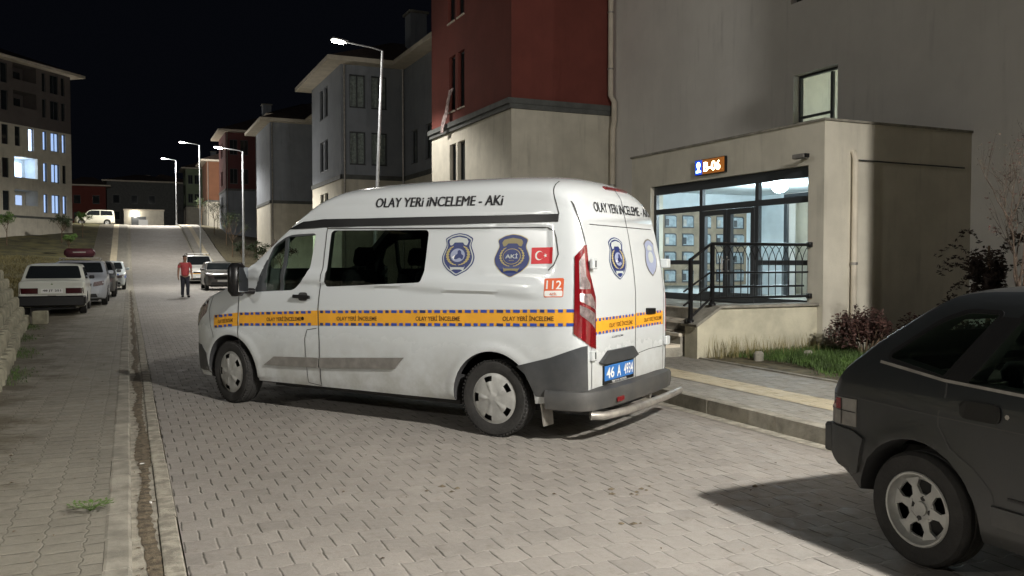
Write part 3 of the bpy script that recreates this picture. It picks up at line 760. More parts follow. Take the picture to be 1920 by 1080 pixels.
for (ya, yb) in ((.76, -.11), (-.13, -.80)):
    mb = MB(); poly_on(mb, [(ya, .925), (yb, .915), (yb, 1.05), (ya, 1.06)], RE, .002, M_YEL, .1); y = ya - .03; j = 0
    while y - .05 > yb:
        ln = .045 if j % 2 else .03
        for z0_ in (.918, 1.033): stick(mb, ([(y, z0_), (y - ln, z0_), (y - ln, z0_ + .024), (y, z0_ + .024)], [[0, 1, 2, 3]]), RE, .0035, M_BLUEV)
        y -= ln + .032; j += 1
    s_ = mb.build('amber_stripe', van); mb = MB()
    rtext(mb, TXT, *((.46, -.05) if ya > 0 else (-.32, -.76)), .963, 1.013, .004, M_BROWN, .012); mb.build('stripe_lettering', s_)
mb = MB()
for k_, sh_ in enumerate((-.003, 0, .003)): rtext(mb, 'OLAY YERi iNCELEME - AKi', .50 + sh_, -.74 + sh_, 1.975, 2.062, .004 + .0006 * k_, M_INK, 0)
mb.build('rear_roof_lettering', van)

def emblem(name, mp, cu, cv, wd, hg, kind, flip=1, parent=van, label=None):
    """shield emblem: silver/navy rim, wreath, banners, round medallion; flip=+1 when u falls to the right"""
    mb = MB()
    def U(ps): return [(cu - flip * a * wd / 2, cv + b * hg / 2) for a, b in ps]
    sh = [(-.86, .74), (-.45, .93), (0, 1), (.45, .93), (.86, .74), (.72, .45), (.88, .15), (1, -.12), (.92, -.42), (.60, -.72), (0, -1), (-.60, -.72), (-.92, -.42), (-1, -.12), (-.88, .15), (-.72, .45)]
    sh = roundpoly(sh, .12, 3)
    def sc_(k): return [(a * k, b * (1 - (1 - k) * .75)) for a, b in sh]
    o = .002
    if kind == 'police': seq = [(1, M_NAVY), (.93, M_SILV), (.86, M_NAVY)]
    elif kind == 'faded': seq = [(1, M_MOULD), (.88, M_LBLUE)]
    else: seq = [(1, M_GOLD), (.96, M_NAVY)]
    for k, m in seq: poly_on(mb, U(sc_(k)), mp, o, m, .03); o += .0018
    if kind == 'faded':
        poly_on(mb, U([(.42 * math.cos(t / 24 * 6.283), .02 + .30 * math.sin(t / 24 * 6.283)) for t in range(24)]), mp, o, M_SILV, .03); poly_on(mb, U([(-.4, .55), (0, .68), (.4, .55), (.34, .38), (-.34, .38)]), mp, o, M_SILV, .03)
        return mb.build(name, parent)
    ban = M_SILV if kind == 'police' else mat('dull_gold_vinyl', (.27, .235, .12), .45)
    poly_on(mb, U(roundpoly([(-.58, .60), (-.48, .74), (0, .82), (.48, .74), (.58, .60), (.50, .42), (.36, .44), (.25, .56), (-.25, .56), (-.36, .44), (-.50, .42)], .04, 2)), mp, o, ban, .03)
    poly_on(mb, U([(-.46, -.50), (-.40, -.58), (.40, -.58), (.46, -.50), (.38, -.74), (.2, -.68), (-.2, -.68), (-.38, -.74)]), mp, o, ban, .03)
    for sg in (-1, 1):                                   # wreath of leaves
        for i in range(9):
            t = R(-72 + i * 15); cx, cy_ = sg * .62 * math.cos(t), .46 * math.sin(t) - .02; a = t + R(90)
            k2 = 1.0 if kind == 'police' else .72; lx, ly = .18 * k2 * math.cos(a) * 1.0, .13 * k2 * math.sin(a)
            poly_on(mb, U([(cx - sg * lx * .9, cy_ - ly * .9), (cx + sg * .12 * k2, cy_), (cx + sg * lx, cy_ + ly), (cx - sg * .09 * k2, cy_ + .01)]), mp, o, M_GOLD, .03)
    C = lambda r, k=1.0: [(r * math.cos(t / 28 * 6.283), -.03 + .72 * r * math.sin(t / 28 * 6.283)) for t in range(28)]
    if kind == 'police':
        poly_on(mb, U(C(.48)), mp, o + .0018, M_NAVY, .03); poly_on(mb, U(C(.43)), mp, o + .0036, M_LBLUE, .03)
        poly_on(mb, U(roundpoly([(-.30, -.20), (-.05, -.22), (.12, -.14), (.30, -.24), (.36, -.05), (.22, .02), (.20, .16), (.08, .22), (-.02, .16), (.0, .04), (-.12, -.02)], .05, 3)), mp, o + .0054, M_NAVY, .03)
        poly_on(mb, U([(-.34, -.12), (-.16, -.02), (-.10, -.16), (-.22, -.24)]), mp, o + .0054, M_WHV, .03)
    else:
        poly_on(mb, U(C(.50)), mp, o + .0018, M_GOLD, .03); poly_on(mb, U(C(.46)), mp, o + .0036, M_NAVY, .03)
        V, F = textrect('AK\u0130', -.34, .34, -.12, .12, .02); stick(mb, (U(V), F), mp, o + .0054, M_SILV)
        V, F = textrect('****', -.14, .14, -.24, -.19, .01); stick(mb, (U(V), F), mp, o + .0054, M_GOLD)
    return mb.build(name, parent)
for mp, fl in ((LS, 1), (RS, -1)):
    emblem('police_emblem', mp, .440, 1.60, .365, .392, 'police', fl)
    emblem('shield_emblem', mp, -.130, 1.588, .37, .382, 'aki', fl)
    mb = MB(); poly_on(mb, [(-.322, 1.658), (-.530, 1.660), (-.534, 1.522), (-.326, 1.518)], mp, .002, M_FLAG, .1)
    cxf, czf, f = (-.40, 1.59, 1) if fl > 0 else (-.455, 1.59, -1)
    mo = []
    for i in range(17): t = R(40 + i * 280 / 16); mo.append((cxf - f * .040 * math.cos(t), czf + .040 * math.sin(t)))
    for i in range(17): t = R(320 - i * 280 / 16); mo.append((cxf - f * (.010 + .032 * math.cos(t)), czf + .032 * math.sin(t)))
    poly_on(mb, mo, mp, .0035, M_WHV, .2)
    poly_on(mb, [(cxf - f * .062 - f * (.020 if i % 2 == 0 else .008) * math.cos(R(180 + 36 * i)), czf + (.020 if i % 2 == 0 else .008) * math.sin(R(180 + 36 * i))) for i in range(10)], mp, .0035, M_WHV, .2)
    mb.build('national_flag', van)
    mb = MB(); poly_on(mb, roundpoly([(-.474, 1.396), (-.652, 1.402), (-.656, 1.243), (-.478, 1.237)], .018), mp, .002, M_ORED, .1)
    poly_on(mb, roundpoly([(-.482, 1.292), (-.646, 1.297), (-.648, 1.250), (-.484, 1.246)], .012), mp, .0032, M_WHV, .1)
    for body_, m_, v0, v1, u0, u1 in (('112', M_WHV, 1.308, 1.38, -.497, -.635), ('AC\u0130L', M_ORED, 1.258, 1.282, -.53, -.60)):
        V, F = textrect(body_, 0, 1, v0, v1, .015)
        V = [(u0 + (u1 - u0) * a if fl > 0 else u1 + (u0 - u1) * a, b) for a, b in V]; stick(mb, (V, F), mp, .0044, m_)
    mb.build('emergency_sticker', van)
emblem('police_emblem', RE, .20, 1.565, .37, .385, 'police', 1)
emblem('police_emblem', RE, -.575, 1.575, .30, .37, 'faded', 1)
# ------------------------------------------------------------------ generic saloon / hatchback / minivan builder
PAINT = {}
def paint(nm, col, rough=.28): return mat(nm, col, rough, coat=.6, dirt=((.16, .135, .10), .6, .15, .7))
CARG = mat('car_dark_glass', (.015, .018, .02), .04, spec=.8)
def car(root, sp, detail=True):
    """sp: zt, wb, fo, ro (overhangs), w half width, belt, roof, paint, glass polygons; x=0 is the rear axle"""
    zt = sp['zt']; x0, x1 = zt[0][0], zt[-1][0]; hwid = sp['w']; belt = sp['belt']; roof = sp['roof']; tum = sp.get('tum', .14)
    prof = [(.18, hwid - .06), (.3, hwid - .02), (.5, hwid), (belt - .12, hwid), (belt, hwid - .02), (roof, hwid - tum)]
    L_ = x1 - x0
    plan = [(x0, .91), (x0 + .03, .955), (x0 + .10, .985), (x0 + .30, 1), (x1 - .7, 1), (x1 - .3, .95), (x1 - .1, .86), (x1, .74)]
    n = int(L_ / .07); xs = sorted(set([x0, x0 + .015, x0 + .04, x0 + .08] + [round(x0 + .12 + (L_ - .2) * i / n, 4) for i in range(n + 1)] + [x1 - .05, x1 - .02, x1]))
    wr = sp['r']
    def disp(x, z):
        d = 0
        for wx in (0, sp['wb']):
            r = math.hypot(x - wx, z - wr)
            if z > wr * .8: d += .018 * math.exp(-((r - wr - .07) / .045)**2)
        return d
    V, F = make_shell(xs, lambda x: interp([(x0, sp.get('zbr', .30)), (x0 + .4, .2), (x1 - .4, .2), (x1, .26)], x), lambda x: cspl(zt, x), lambda x: interp(plan, x), lambda z: cspl(prof, z),
                      lambda x: sp.get('rc', .10), nlev=22, narc=6, n=2.8, disp=disp)
    S = Surf(V, F)
    b = MB().add(V, F, sp['paint']); b.mats.append(M_INT); bo = b.build('body', None, 35)
    cutters = []
    for wx in (0, sp['wb']):
        for sg in (1, -1):
            c = MB(); c.mats.append(sp['paint']); c.mi(M_INT)
            c.lathe([(0, sg * (hwid - .24)), (wr + .065, sg * (hwid - .24)), (wr + .065, sg * 1.3), (0, sg * 1.3)], M_INT, 32, 'y', T=Matrix.Translation((wx, 0, wr))); cutters.append(c.build('c'))
    for extra in sp.get('cut', []):
        cutters.append(extra)
    cut(bo, cutters); bo.parent = root
    for wx in (0, sp['wb']):
        for sg in (1, -1): wheel(root, wx, sg * (hwid - .10), wr, .19, sg, sp.get('wheel', 'plain'), sp.get('rim'))
    mb = MB(); mb.box(x0 + .3, x1 - .3, -hwid + .28, hwid - .28, .16, .24, M_INT); mb.build('underbody', root)
    return S

# ------------------------------------------------------------------ dark hatchback cut by the right edge of the frame
M_HATCH = mat('dark_metallic_paint', (.020, .023, .026), .34, metal=.2, coat=.4, dirt=((.055, .050, .042), .6, .25, .95))
hb = empty('hatchback', (4.42, 3.067, 0), R(-90), 'dark grey dusty hatchback with five-spoke alloy wheel parked in the right foreground', 'car')
HZT = [(-.615, .60), (-.60, .78), (-.575, .87), (-.50, .985), (-.40, 1.065), (-.28, 1.155), (-.12, 1.265), (.03, 1.36), (.13, 1.405), (.30, 1.43), (.8, 1.44), (1.3, 1.43), (1.6, 1.39), (1.75, 1.32), (2.0, 1.13), (2.25, .985), (2.5, .93), (2.9, .88), (3.05, .82), (3.12, .68), (3.15, .5)]
HQ = roundpoly([(-.20, 1.03), (-.195, 1.065), (.075, 1.255), (.21, 1.305), (.385, 1.305), (.14, .972)], [.02, .03, .05, .03, .02, .02])
HD = roundpoly([(.25, .958), (.49, 1.305), (1.20, 1.31), (1.23, .93)], .03)
HF = roundpoly([(1.29, .93), (1.29, 1.285), (1.62, 1.26), (2.02, .95)], .03)
hcut = []
for P_ in (HQ, HD, HF):
    c = MB(); c.mats.append(M_HATCH); c.mi(M_INT); c.prism(P_, -1.2, 1.2, M_INT, 1); hcut.append(c.build('c'))
c = MB(); c.mats.append(M_HATCH); c.mi(M_INT)
hp = [(-.30, .55), (-.28, .98), (.05, 1.20), (.25, 1.30), (1.45, 1.33), (1.75, 1.18), (2.10, .90), (2.1, .40), (.45, .40), (.45, .62)]
c.prism(hp, -.64, .64, M_INT, 1); hcut.insert(0, c.build('c'))
for P_, wy in (([(-.33, 1.03), (-.48, 1.16), (-.02, 1.46), (.08, 1.24)], .56), ([(1.74, 1.16), (1.74, 1.42), (2.32, 1.12), (2.12, .92)], .60)):
    c = MB(); c.mats.append(M_HATCH); c.mi(M_INT); c.prism(P_, -wy, wy, M_INT, 1); hcut.append(c.build('c'))
hspec = dict(zt=HZT, wb=2.46, w=.81, belt=.95, roof=1.44, r=.29, rim=.185, paint=M_HATCH, cut=hcut, wheel='alloy', tum=.15, rc=.05, zbr=.46)
HS = car(hb, hspec)
for sg in (1, -1):
    mp = HS.side(sg)
    mb = MB(); poly_on(mb, HQ, mp, -.006, M_VGLASS, .2); poly_on(mb, HD, mp, -.006, M_VGLASS, .2); poly_on(mb, HF, mp, -.006, M_VGLASS, .2); mb.build('side_windows', hb)
    mb = MB()
    for P_ in (HQ, HD, HF): line_on(mb, list(P_) + [P_[0]], .020, mp, .004, M_BLACK, thick=.008)
    poly_on(mb, [(.148, .965), (.38, 1.285), (.47, 1.285), (.245, .955)], mp, .003, M_BLACK, .1)
    mb.build('window_seals', hb)
    mb = MB(); line_on(mb, [(.16, .955), (.165, .90), (.13, .80), (.13, .74), (.20, .64), (.32, .57), (.42, .48), (.45, .25)], .009, mp, .0015, M_GAP); line_on(mb, [(1.26, .93), (1.27, .60), (1.24, .25)], .009, mp, .0015, M_GAP)
    line_on(mb, [(-.60, .80), (-.38, .80), (.13, .785), (1.26, .765), (2.9, .74)], .006, mp, .003, M_GAP, .03); line_on(mb, [(-.375, .80), (-.375, .62)], .006, mp, .0015, M_GAP); mb.build('gaps_and_crease_shade', hb)  # long dark line paints the shade along the body crease, no gap there
    mb = MB(); line_on(mb, [(-.25, 1.012), (.15, .962), (1.25, .915), (2.05, .905)], .014, mp, .008, M_STEEL, thick=.008); mb.build('waist_moulding', hb)
    mb = MB(); poly_on(mb, roundpoly([(.25, .80), (.46, .80), (.46, .885), (.25, .885)], .035), mp, .010, M_BLACK, .1, thick=.012); poly_on(mb, [(.49 + .012 * math.cos(i), .84 + .012 * math.sin(i)) for i in range(6)], mp, .004, M_STEEL, .1); mb.build('door_handle', hb)
    mb = MB(); poly_on(mb, [(-.60, .785), (-.385, .79), (-.385, .64), (-.60, .635)], mp, .006, M_MOULD, .06, thick=.01); t_ = mb.build('tail_light', hb, 35)
    mb = MB(); poly_on(mb, [(-.595, .78), (-.50, .783), (-.50, .722), (-.595, .722)], mp, .008, M_REDL, .06); line_on(mb, [(-.60, .718), (-.388, .718)], .006, mp, .0085, M_BLACK); line_on(mb, [(-.495, .785), (-.495, .64)], .006, mp, .0085, M_BLACK); mb.build('lens_divider', t_)
    mb = MB(); poly_on(mb, [(-.614, .632), (-.40, .618), (-.325, .585), (-.36, .40), (-.45, .36), (-.56, .45), (-.612, .52)], mp, .016, M_VGREY, .06, thick=.03); mb.build('rear_bumper', hb, 35)
    mb = MB(); poly_on(mb, [(.42, .33), (.42, .42), (2.04, .40), (2.04, .30)], mp, .012, M_VGREY, .2, thick=.015); line_on(mb, [(.50, .47), (1.98, .46)], .012, mp, .006, M_BLACK, thick=.006); mb.build('sill_moulding', hb, 35)
mb = MB(); poly_on(mb, [(-.42, -.57), (.06, -.57), (.06, .57), (-.42, .57)], HS.top(), -.004, M_VGLASS, .1); mb.build('rear_glass', hb)
mb = MB(); poly_on(mb, [(1.70, -.61), (2.30, -.61), (2.30, .61), (1.70, .61)], HS.top(), -.004, M_VGLASS, .1); mb.build('windscreen', hb)
mb = MB(); mb.box(-.22, .25, -.63, .63, .93, .955, M_MOULD); mb.build('parcel_shelf', hb)
seat(hb, .35, .33, .50, .48, .32, 'rear_seat'); seat(hb, .35, -.33, .50, .48, .32, 'rear_seat'); seat(hb, 1.25, .36, .5, .46, .45); seat(hb, 1.25, -.36, .5, .46, .45)
mb = MB(); mb.box(-.655, -.58, -.78, .78, .46, .625, M_VGREY, bev=.015); mb.build('bumper_bar', hb, 35)
mb = MB(); mb.tube([(-.30, -.45, .30), (-.58, -.45, .28)], .018, M_STEEL, 8); mb.build('exhaust_pipe', hb)

# ------------------------------------------------------------------ white saloon seen from behind on the left pavement
M_SEDW = paint('saloon_white', (.66, .68, .62))
sd = empty('saloon_car', (-1.89, 26.95, .06), R(90), 'white saloon with black rear bumper and dark tail lights, nearest on the left pavement', 'car')
SZT = [(-.90, .60), (-.885, .86), (-.86, .915), (-.80, .94), (-.45, .96), (-.30, .975), (-.05, 1.20), (.15, 1.36), (.35, 1.39), (.9, 1.41), (1.4, 1.385), (1.6, 1.31), (2.05, 1.0), (2.3, .94), (2.9, .90), (3.1, .84), (3.17, .7), (3.2, .5)]
SS = car(sd, dict(zt=SZT, wb=2.42, w=.81, belt=.93, roof=1.41, r=.29, paint=M_SEDW, tum=.15, rc=.07))
SE = SS.end(-1); SF = SS.end(1)
mb = MB(); V, F = patch2d(roundpoly([(-.69, .985), (.69, .985), (.60, 1.33), (-.60, 1.33)], .05), .1); stick(mb, (V, F), SE, .006, CARG); mb.build('rear_window', sd)
for sg in (1, -1):
    mp = SS.side(sg); mb = MB()
    for P_ in ([(.0, .98), (.22, 1.27), (.62, 1.30), (.62, .96)], [(.68, .96), (.68, 1.30), (1.45, 1.28), (1.85, .97)]): poly_on(mb, roundpoly(P_, .03), mp, .004, CARG, .2)
    mb.build('side_windows', sd)
    mb = MB(); poly_on(mb, [(sg * .33, .59), (sg * .76, .59), (sg * .76, .74), (sg * .33, .74)], SE, .008, mat('dark_red_lens', (.05, .005, .008), .15, coat=.5), .1, thick=.015); mb.build('tail_light', sd)
    mb = MB(); poly_on(mb, [(.75, .70), (.92, .70), (.92, .735), (.75, .735)], mp, .012, M_STEEL, .2, thick=.01); mb.build('door_handle', sd)
    mb = MB(); T = Tm(1.72, sg * .88, .99); mb.box(-.04, .04, -.07, .07, -.05, .05, M_BLACK, T, bev=.02); mb.build('side_mirror', sd)
mb = MB(); poly_on(mb, [(-.26, .61), (.26, .61), (.26, .72), (-.26, .72)], SE, .012, M_WHV, .2, thick=.01)
V, F = textrect('48 JT 251', 0, 1, .63, .70, .03); V = [(.22 - .44 * a, b) for a, b in V]; stick(mb, (V, F), SE, .016, M_INK); mb.build('number_plate', sd)
mb = MB(); mb.box(-.95, -.80, -.80, .80, .25, .53, M_BLACK, bev=.03); mb.box(-.90, -.45, .76, .82, .30, .53, M_BLACK, bev=.02); mb.box(-.90, -.45, -.82, -.76, .30, .53, M_BLACK, bev=.02); mb.build('rear_bumper', sd, 35)
mb = MB(); mb.box(-.935, -.90, -.10, .10, .535, .56, M_STEEL); poly_on(mb, [(-.78, .565), (.78, .565), (.78, .58), (-.78, .58)], SE, .006, M_STEEL, .2); poly_on(mb, [(-.03, .83), (.03, .83), (.0, .88)], SE, .004, M_LEAFG, .2); mb.build('trim', sd)

# ------------------------------------------------------------------ cars that face the camera
def front_car(name, label, loc, rz, kind, col, group=None, cat='car'):
    r = empty(name, loc, rz, label, cat, group)
    p = paint(name + '_' + kind, col)
    if kind == 'suv': zt = [(-.85, .62), (-.83, .98), (-.78, 1.10), (-.62, 1.36), (-.4, 1.46), (.6, 1.50), (1.4, 1.47), (1.6, 1.40), (2.3, 1.05), (2.55, 1.0), (3.1, .93), (3.35, .85), (3.45, .72), (3.5, .5)]; w_, bl, rf, r_, wb_ = .88, .98, 1.5, .33, 2.65
    elif kind == 'van': zt = [(-.80, .65), (-.78, 1.2), (-.74, 1.5), (-.66, 1.74), (-.5, 1.80), (.6, 1.83), (1.7, 1.80), (1.9, 1.72), (2.5, 1.22), (2.7, 1.14), (3.1, 1.04), (3.3, .93), (3.4, .78), (3.44, .5)]; w_, bl, rf, r_, wb_ = .88, 1.12, 1.83, .32, 2.7
    else: zt = [(-.62, .62), (-.60, .90), (-.56, 1.0), (-.35, 1.30), (-.15, 1.42), (.6, 1.46), (1.2, 1.43), (1.4, 1.36), (2.05, 1.0), (2.3, .94), (2.8, .88), (3.0, .80), (3.08, .68), (3.12, .5)]; w_, bl, rf, r_, wb_ = .83, .95, 1.46, .29, 2.45
    S = car(r, dict(zt=zt, wb=wb_, w=w_, belt=bl, roof=rf, r=r_, paint=p, tum=.15, rc=.10))
    xe = zt[-1][0]; FM = S.end(1); BM = S.end(-1)
    mb = MB(); V, F = patch2d(roundpoly([(-w_ + .14, bl + .09), (w_ - .14, bl + .09), (w_ - .24, rf - .09), (-w_ + .24, rf - .09)], .05), .08); stick(mb, (V, F), FM, .006, CARG); mb.build('windscreen', r)
    mb = MB(); V, F = patch2d(roundpoly([(-w_ + .2, bl + .06), (w_ - .2, bl + .06), (w_ - .28, rf - .14), (-w_ + .28, rf - .14)], .05), .08); stick(mb, (V, F), BM, .006, CARG); mb.build('rear_window', r)
    xw = [x for x, z in zt if z > bl + .12]
    for sg in (1, -1):
        mp = S.side(sg); mb = MB(); xa, xb = xw[0] + .12, [x for x, z in zt if z > rf - .12][-1]; xm = (xa + xb) / 2 + .1
        for P_ in ([(xa, bl + .04), (xa + .12, rf - .14), (xm - .04, rf - .11), (xm - .04, bl + .03)], [(xm + .04, bl + .03), (xm + .04, rf - .11), (xb - .08, rf - .12), (xb + .42, bl + .04)]): poly_on(mb, roundpoly(P_, .03), mp, .004, CARG, .2)
        mb.build('side_windows', r)
        zl = zt[-3][1]
        mb = MB(); poly_on(mb, roundpoly([(sg * (w_ - .42), zl - .22), (sg * (w_ - .12), zl - .17), (sg * (w_ - .10), zl - .03), (sg * (w_ - .40), zl - .08)], .02), FM, .008, M_CLRL, .08, thick=.015); mb.build('headlight', r)
        mb = MB(); poly_on(mb, roundpoly([(sg * (w_ - .26), bl - .22), (sg * (w_ - .12), bl - .22), (sg * (w_ - .12), bl - .02), (sg * (w_ - .26), bl - .02)], .02), BM, .008, M_REDL, .08, thick=.015); mb.build('tail_light', r)
        mb = MB(); T = Tm(xb + .30, sg * (w_ + .08), bl + .10); mb.box(-.05, .05, -.09, .09, -.06, .07, p, T, bev=.03); mb.build('side_mirror', r, 40)
    zl = zt[-3][1]
    mb = MB(); poly_on(mb, roundpoly([(-.40, zl - .24), (.40, zl - .24), (.42, zl - .12), (-.42, zl - .12)], .02), FM, .006, M_BLACK, .08, thick=.01); poly_on(mb, roundpoly([(-.60, .28), (.60, .28), (.55, .40), (-.55, .40)], .02), FM, .006, M_BLACK, .08, thick=.01); mb.build('grille', r)
    mb = MB(); poly_on(mb, [(-.26, .42), (.26, .42), (.26, .52), (-.26, .52)], FM, .02, M_WHV, .2, thick=.015); mb.build('number_plate', r)
    return r, S
suv, S_ = front_car('suv', 'silver car with roof bars carrying a dark red bag parked behind the white saloon', (-1.52, 34.4, .06), R(-90), 'suv', (.42, .45, .50))
mb = MB()
for sg in (1, -1): mb.tube([(-.3, sg * .62, 1.50), (-.2, sg * .62, 1.56), (1.2, sg * .62, 1.56), (1.35, sg * .62, 1.49)], .02, M_STEEL, 6)
for x in (.1, 1.0): mb.box(x - .03, x + .03, -.66, .66, 1.555, 1.58, M_STEEL)
mb.build('roof_bars', suv)
M_BAG = mat('bag_maroon', (.085, .016, .025), .7, var=.3, scale=6)
bag = empty('roof_bag', (-1.55, 33.75, 1.66), R(-90), 'dark maroon soft luggage bag tied on the roof of the silver car', 'bag')
mb = MB(); T = Tm(0, 0, 0); mb.box(-.55, .55, -.48, .48, 0, .30, M_BAG, T, bev=.09); mb.build('bag_body', bag, 60)
mb = MB(); mb.box(.548, .556, -.20, .20, .15, .19, M_STEEL); mb.build('bag_handle', bag)
for x in (-.3, .3):
    mb = MB(); mb.box(x - .02, x + .02, -.485, .485, -.003, .304, M_BLACK, bev=.09); mb.build('strap', bag, 60)
front_car('dark_hatchback', 'dark grey car parked between the silver car and the white and blue patrol car', (-1.28, 41.0, .06), R(-90), 'hatch', (.10, .105, .11))
pc, PS_ = front_car('patrol_car', 'small white and blue patrol car parked farthest along the left pavement', (-.95, 50.2, .06), R(-90), 'hatchb', (.58, .64, .66))
mb = MB()
for mp in (PS_.side(1), PS_.side(-1)): poly_on(mb, [(-.3, .62), (2.9, .60), (2.9, .70), (1.6, .86), (-.3, .86)], mp, .004, M_BLUEV, .2)
poly_on(mb, [(-.6, .80), (.1, .86), (.5, .80), (.5, .74), (-.6, .74)], PS_.end(1), .010, M_BLUEV, .1); mb.build('blue_livery', pc)
mv, MS_ = front_car('minivan', 'white minivan with roof rack parked on the right behind the walking man', (4.05, 59.4, .05), R(-90), 'van', (.72, .73, .70), cat='van')
mb = MB()
for sg in (1, -1): mb.tube([(-.5, sg * .66, 1.84), (-.5, sg * .66, 1.93), (1.7, sg * .66, 1.93), (1.7, sg * .66, 1.82)], .022, M_BLACK, 6)
for x in (-.4, .1, .6, 1.1, 1.6): mb.box(x - .02, x + .02, -.68, .68, 1.92, 1.945, M_WHV)
mb.build('roof_rack', mv)
mb = MB()
for mp in (MS_.end(1),): poly_on(mb, [(-.75, .66), (.75, .66), (.78, .70), (-.78, .70)], mp, .012, M_YEL, .1)
mb.build('amber_stripe', mv)
front_car('dark_saloon', 'dark brown-grey car parked by the right kerb in front of the white minivan', (4.42, 49.2, .02), R(-90), 'hatch', (.09, .088, .082))
front_car('minibus', 'pale yellow-white minibus standing broadside at the crest of the hill', (-2.2, 112.0, 5.66), R(180), 'van', (.72, .70, .58), cat='minibus')
front_car('far_van', 'pale grey-blue van parked at the crest left of the minibus', (-9.0, 122.5, 5.7), R(175), 'van2' if False else 'suv', (.34, .38, .44), cat='van')
# ================================================================== ground
GZ = [(-60, 0), (48, 0), (58, .12), (68, .70), (80, 2.05), (92, 3.9), (101, 5.15), (107, 5.58), (114, 5.68), (240, 5.7)]
def gz(y): return cspl(GZ, y)
YS = [-40, -20, -10, -5] + [i for i in range(-2, 46, 4)] + [46 + 2 * i for i in range(36)] + [125, 140, 170, 240]
def strip(name, xa, xb, z, m, ya=-40, yb=240, skirt=0.0, kind='structure', xn=1, fn=None):
    ys = [y for y in YS if ya < y < yb]; ys = [ya] + ys + [yb]; V = []; F = []
    cols = [xa + (xb - xa) * i / xn for i in range(xn + 1)]
    prof = [(c, 0) for c in cols]
    if skirt: prof = [(xa, -skirt)] + prof + [(xb, -skirt)]
    for y in ys:
        for (x, dz) in prof: V.append((x, y, gz(y) + z + dz + (fn(x, y) if fn else 0)))
    n = len(prof)
    for i in range(len(ys) - 1):
        for k in range(n - 1): F.append((i * n + k, i * n + k + 1, (i + 1) * n + k + 1, (i + 1) * n + k))
    o = MB().add(V, F, m).build(name); setp(o, kind=kind); return o
strip('road', .25, 5.30, 0, M_ROAD)
strip('left_pavement', -2.75, -.135, .055, M_PAVL, skirt=.3)
# kerb stones, laid one by one so that joints read
def kerbs(name, xa, xb, ztop, zbot, m, ya, yb, ln, chamf=.015, jit=.004):
    mb = MB(); y = ya
    while y < yb:
        j = rnd.uniform(-jit, jit); l = min(ln, yb - y); z = ztop + rnd.uniform(-jit, jit) * .5
        z0, z1 = gz(y), gz(y + l)
        vs = []
        for yy, g_ in ((y + .004, z0), (y + l - .004, z1)): vs += [(xa + j, yy, g_ + zbot), (xa + j, yy, g_ + z - chamf * .3), (xa + chamf + j, yy, g_ + z), (xb - chamf + j, yy, g_ + z), (xb + j, yy, g_ + z - chamf), (xb + j, yy, g_ + zbot)]
        fs = [(k, k + 1, k + 7, k + 6) for k in range(5)] + [(5, 0, 6, 11), (0, 1, 2, 3, 4, 5), (6, 7, 8, 9, 10, 11)]
        mb.add(vs, fs, m); y += l
    o = mb.build(name); setp(o, kind='structure'); return o
kerbs('left_kerb', -.135, -.005, .060, -.2, M_CONC, -6, 115, .5)
kerbs('gutter_edge', .145, .245, .006, -.2, M_GUT, -6, 115, .5, .01)
strip('gutter', -.005, .145, -.006, M_GUT)
# dirt lying in the gutter, ragged on both sides
V = []; F = []; ys_ = [-6 + .06 * i for i in range(900)]
for y in ys_:
    a = .045 + .02 * math.sin(y * 3.1) + rnd.uniform(-.012, .012); b = .125 + .015 * math.sin(y * 1.7 + 1) + rnd.uniform(-.012, .012)
    V += [(a, y, -.003 + gz(y)), ((a + b) / 2, y, .001 + gz(y) + rnd.uniform(-.004, .004)), (b, y, -.003 + gz(y))]
for i in range(len(ys_) - 1):
    for k in (0, 1): F.append((3 * i + k, 3 * i + k + 1, 3 * i + 4 + k, 3 * i + 3 + k))
setp(MB().add(V, F, M_DIRT).build('gutter_dirt'), kind='structure')
kerbs('right_kerb', 5.30, 5.44, .15, -.2, M_CONC, -12, 150, 1.0, .02)
strip('right_gutter', 5.16, 5.298, .004, M_GUT)
strip('right_pavement', 5.44, 7.40, .143, M_PAVR, skirt=.3)
strip('tactile_strip', 5.98, 6.42, .148, M_TACT)
strip('left_tactile_strip', -1.35, -.85, .061, M_TACT, ya=58)
kerbs('verge_edging', 7.40, 7.46, .165, -.2, M_CONC, -12, 60, 1.0, .01)
# verge soil right of the pavement
def vz(x, y): return .03 * math.sin(x * 3 + y) + .03 * math.sin(y * 2.3)
strip('verge_soil', 7.46, 60, .15, M_SOIL, xn=24, fn=lambda x, y: (.03 * math.sin(x * 3 + y) + .02 * math.sin(y * 2.3)) * .6 - (.0 if y < 60 else min(1.2, (x - 7.46) * .12)))
# left bank
def bank(x, y):
    d = -2.75 - x; h = 1.25 * sst(24.5, 21.0, y) * sst(.0, .75, d)
    h += min(5, max(0, d - .4) * (.16 if y < 24 else .11)) * (1 if y < 60 else max(.35, 1 - (y - 60) / 60))
    return h + .05 * math.sin(x * 1.7 + y * .6) * min(1, max(0, d))
def bankobj():
    cols = [-2.75, -2.9, -3.1, -3.4, -3.8, -4.5, -6, -8, -11, -15, -20, -28, -40, -60, -100]
    ys = [-40, -20, -6] + [i for i in range(-2, 26, 1)] + [27, 30, 34, 38, 42] + [46 + 3 * i for i in range(24)] + [125, 140, 170, 240]
    V = [(x, y, gz(y) + bank(x, y) + .05) for y in ys for x in cols]; n = len(cols)
    F = [(i * n + k, i * n + k + 1, (i + 1) * n + k + 1, (i + 1) * n + k) for i in range(len(ys) - 1) for k in range(n - 1)]
    setp(MB().add(V, F, M_HILLG).build('hillside', None, 60), kind='structure')
bankobj()
V = [(-400, -100, -.5), (400, -100, -.5), (400, 600, 5.0), (-400, 600, 5.0)]
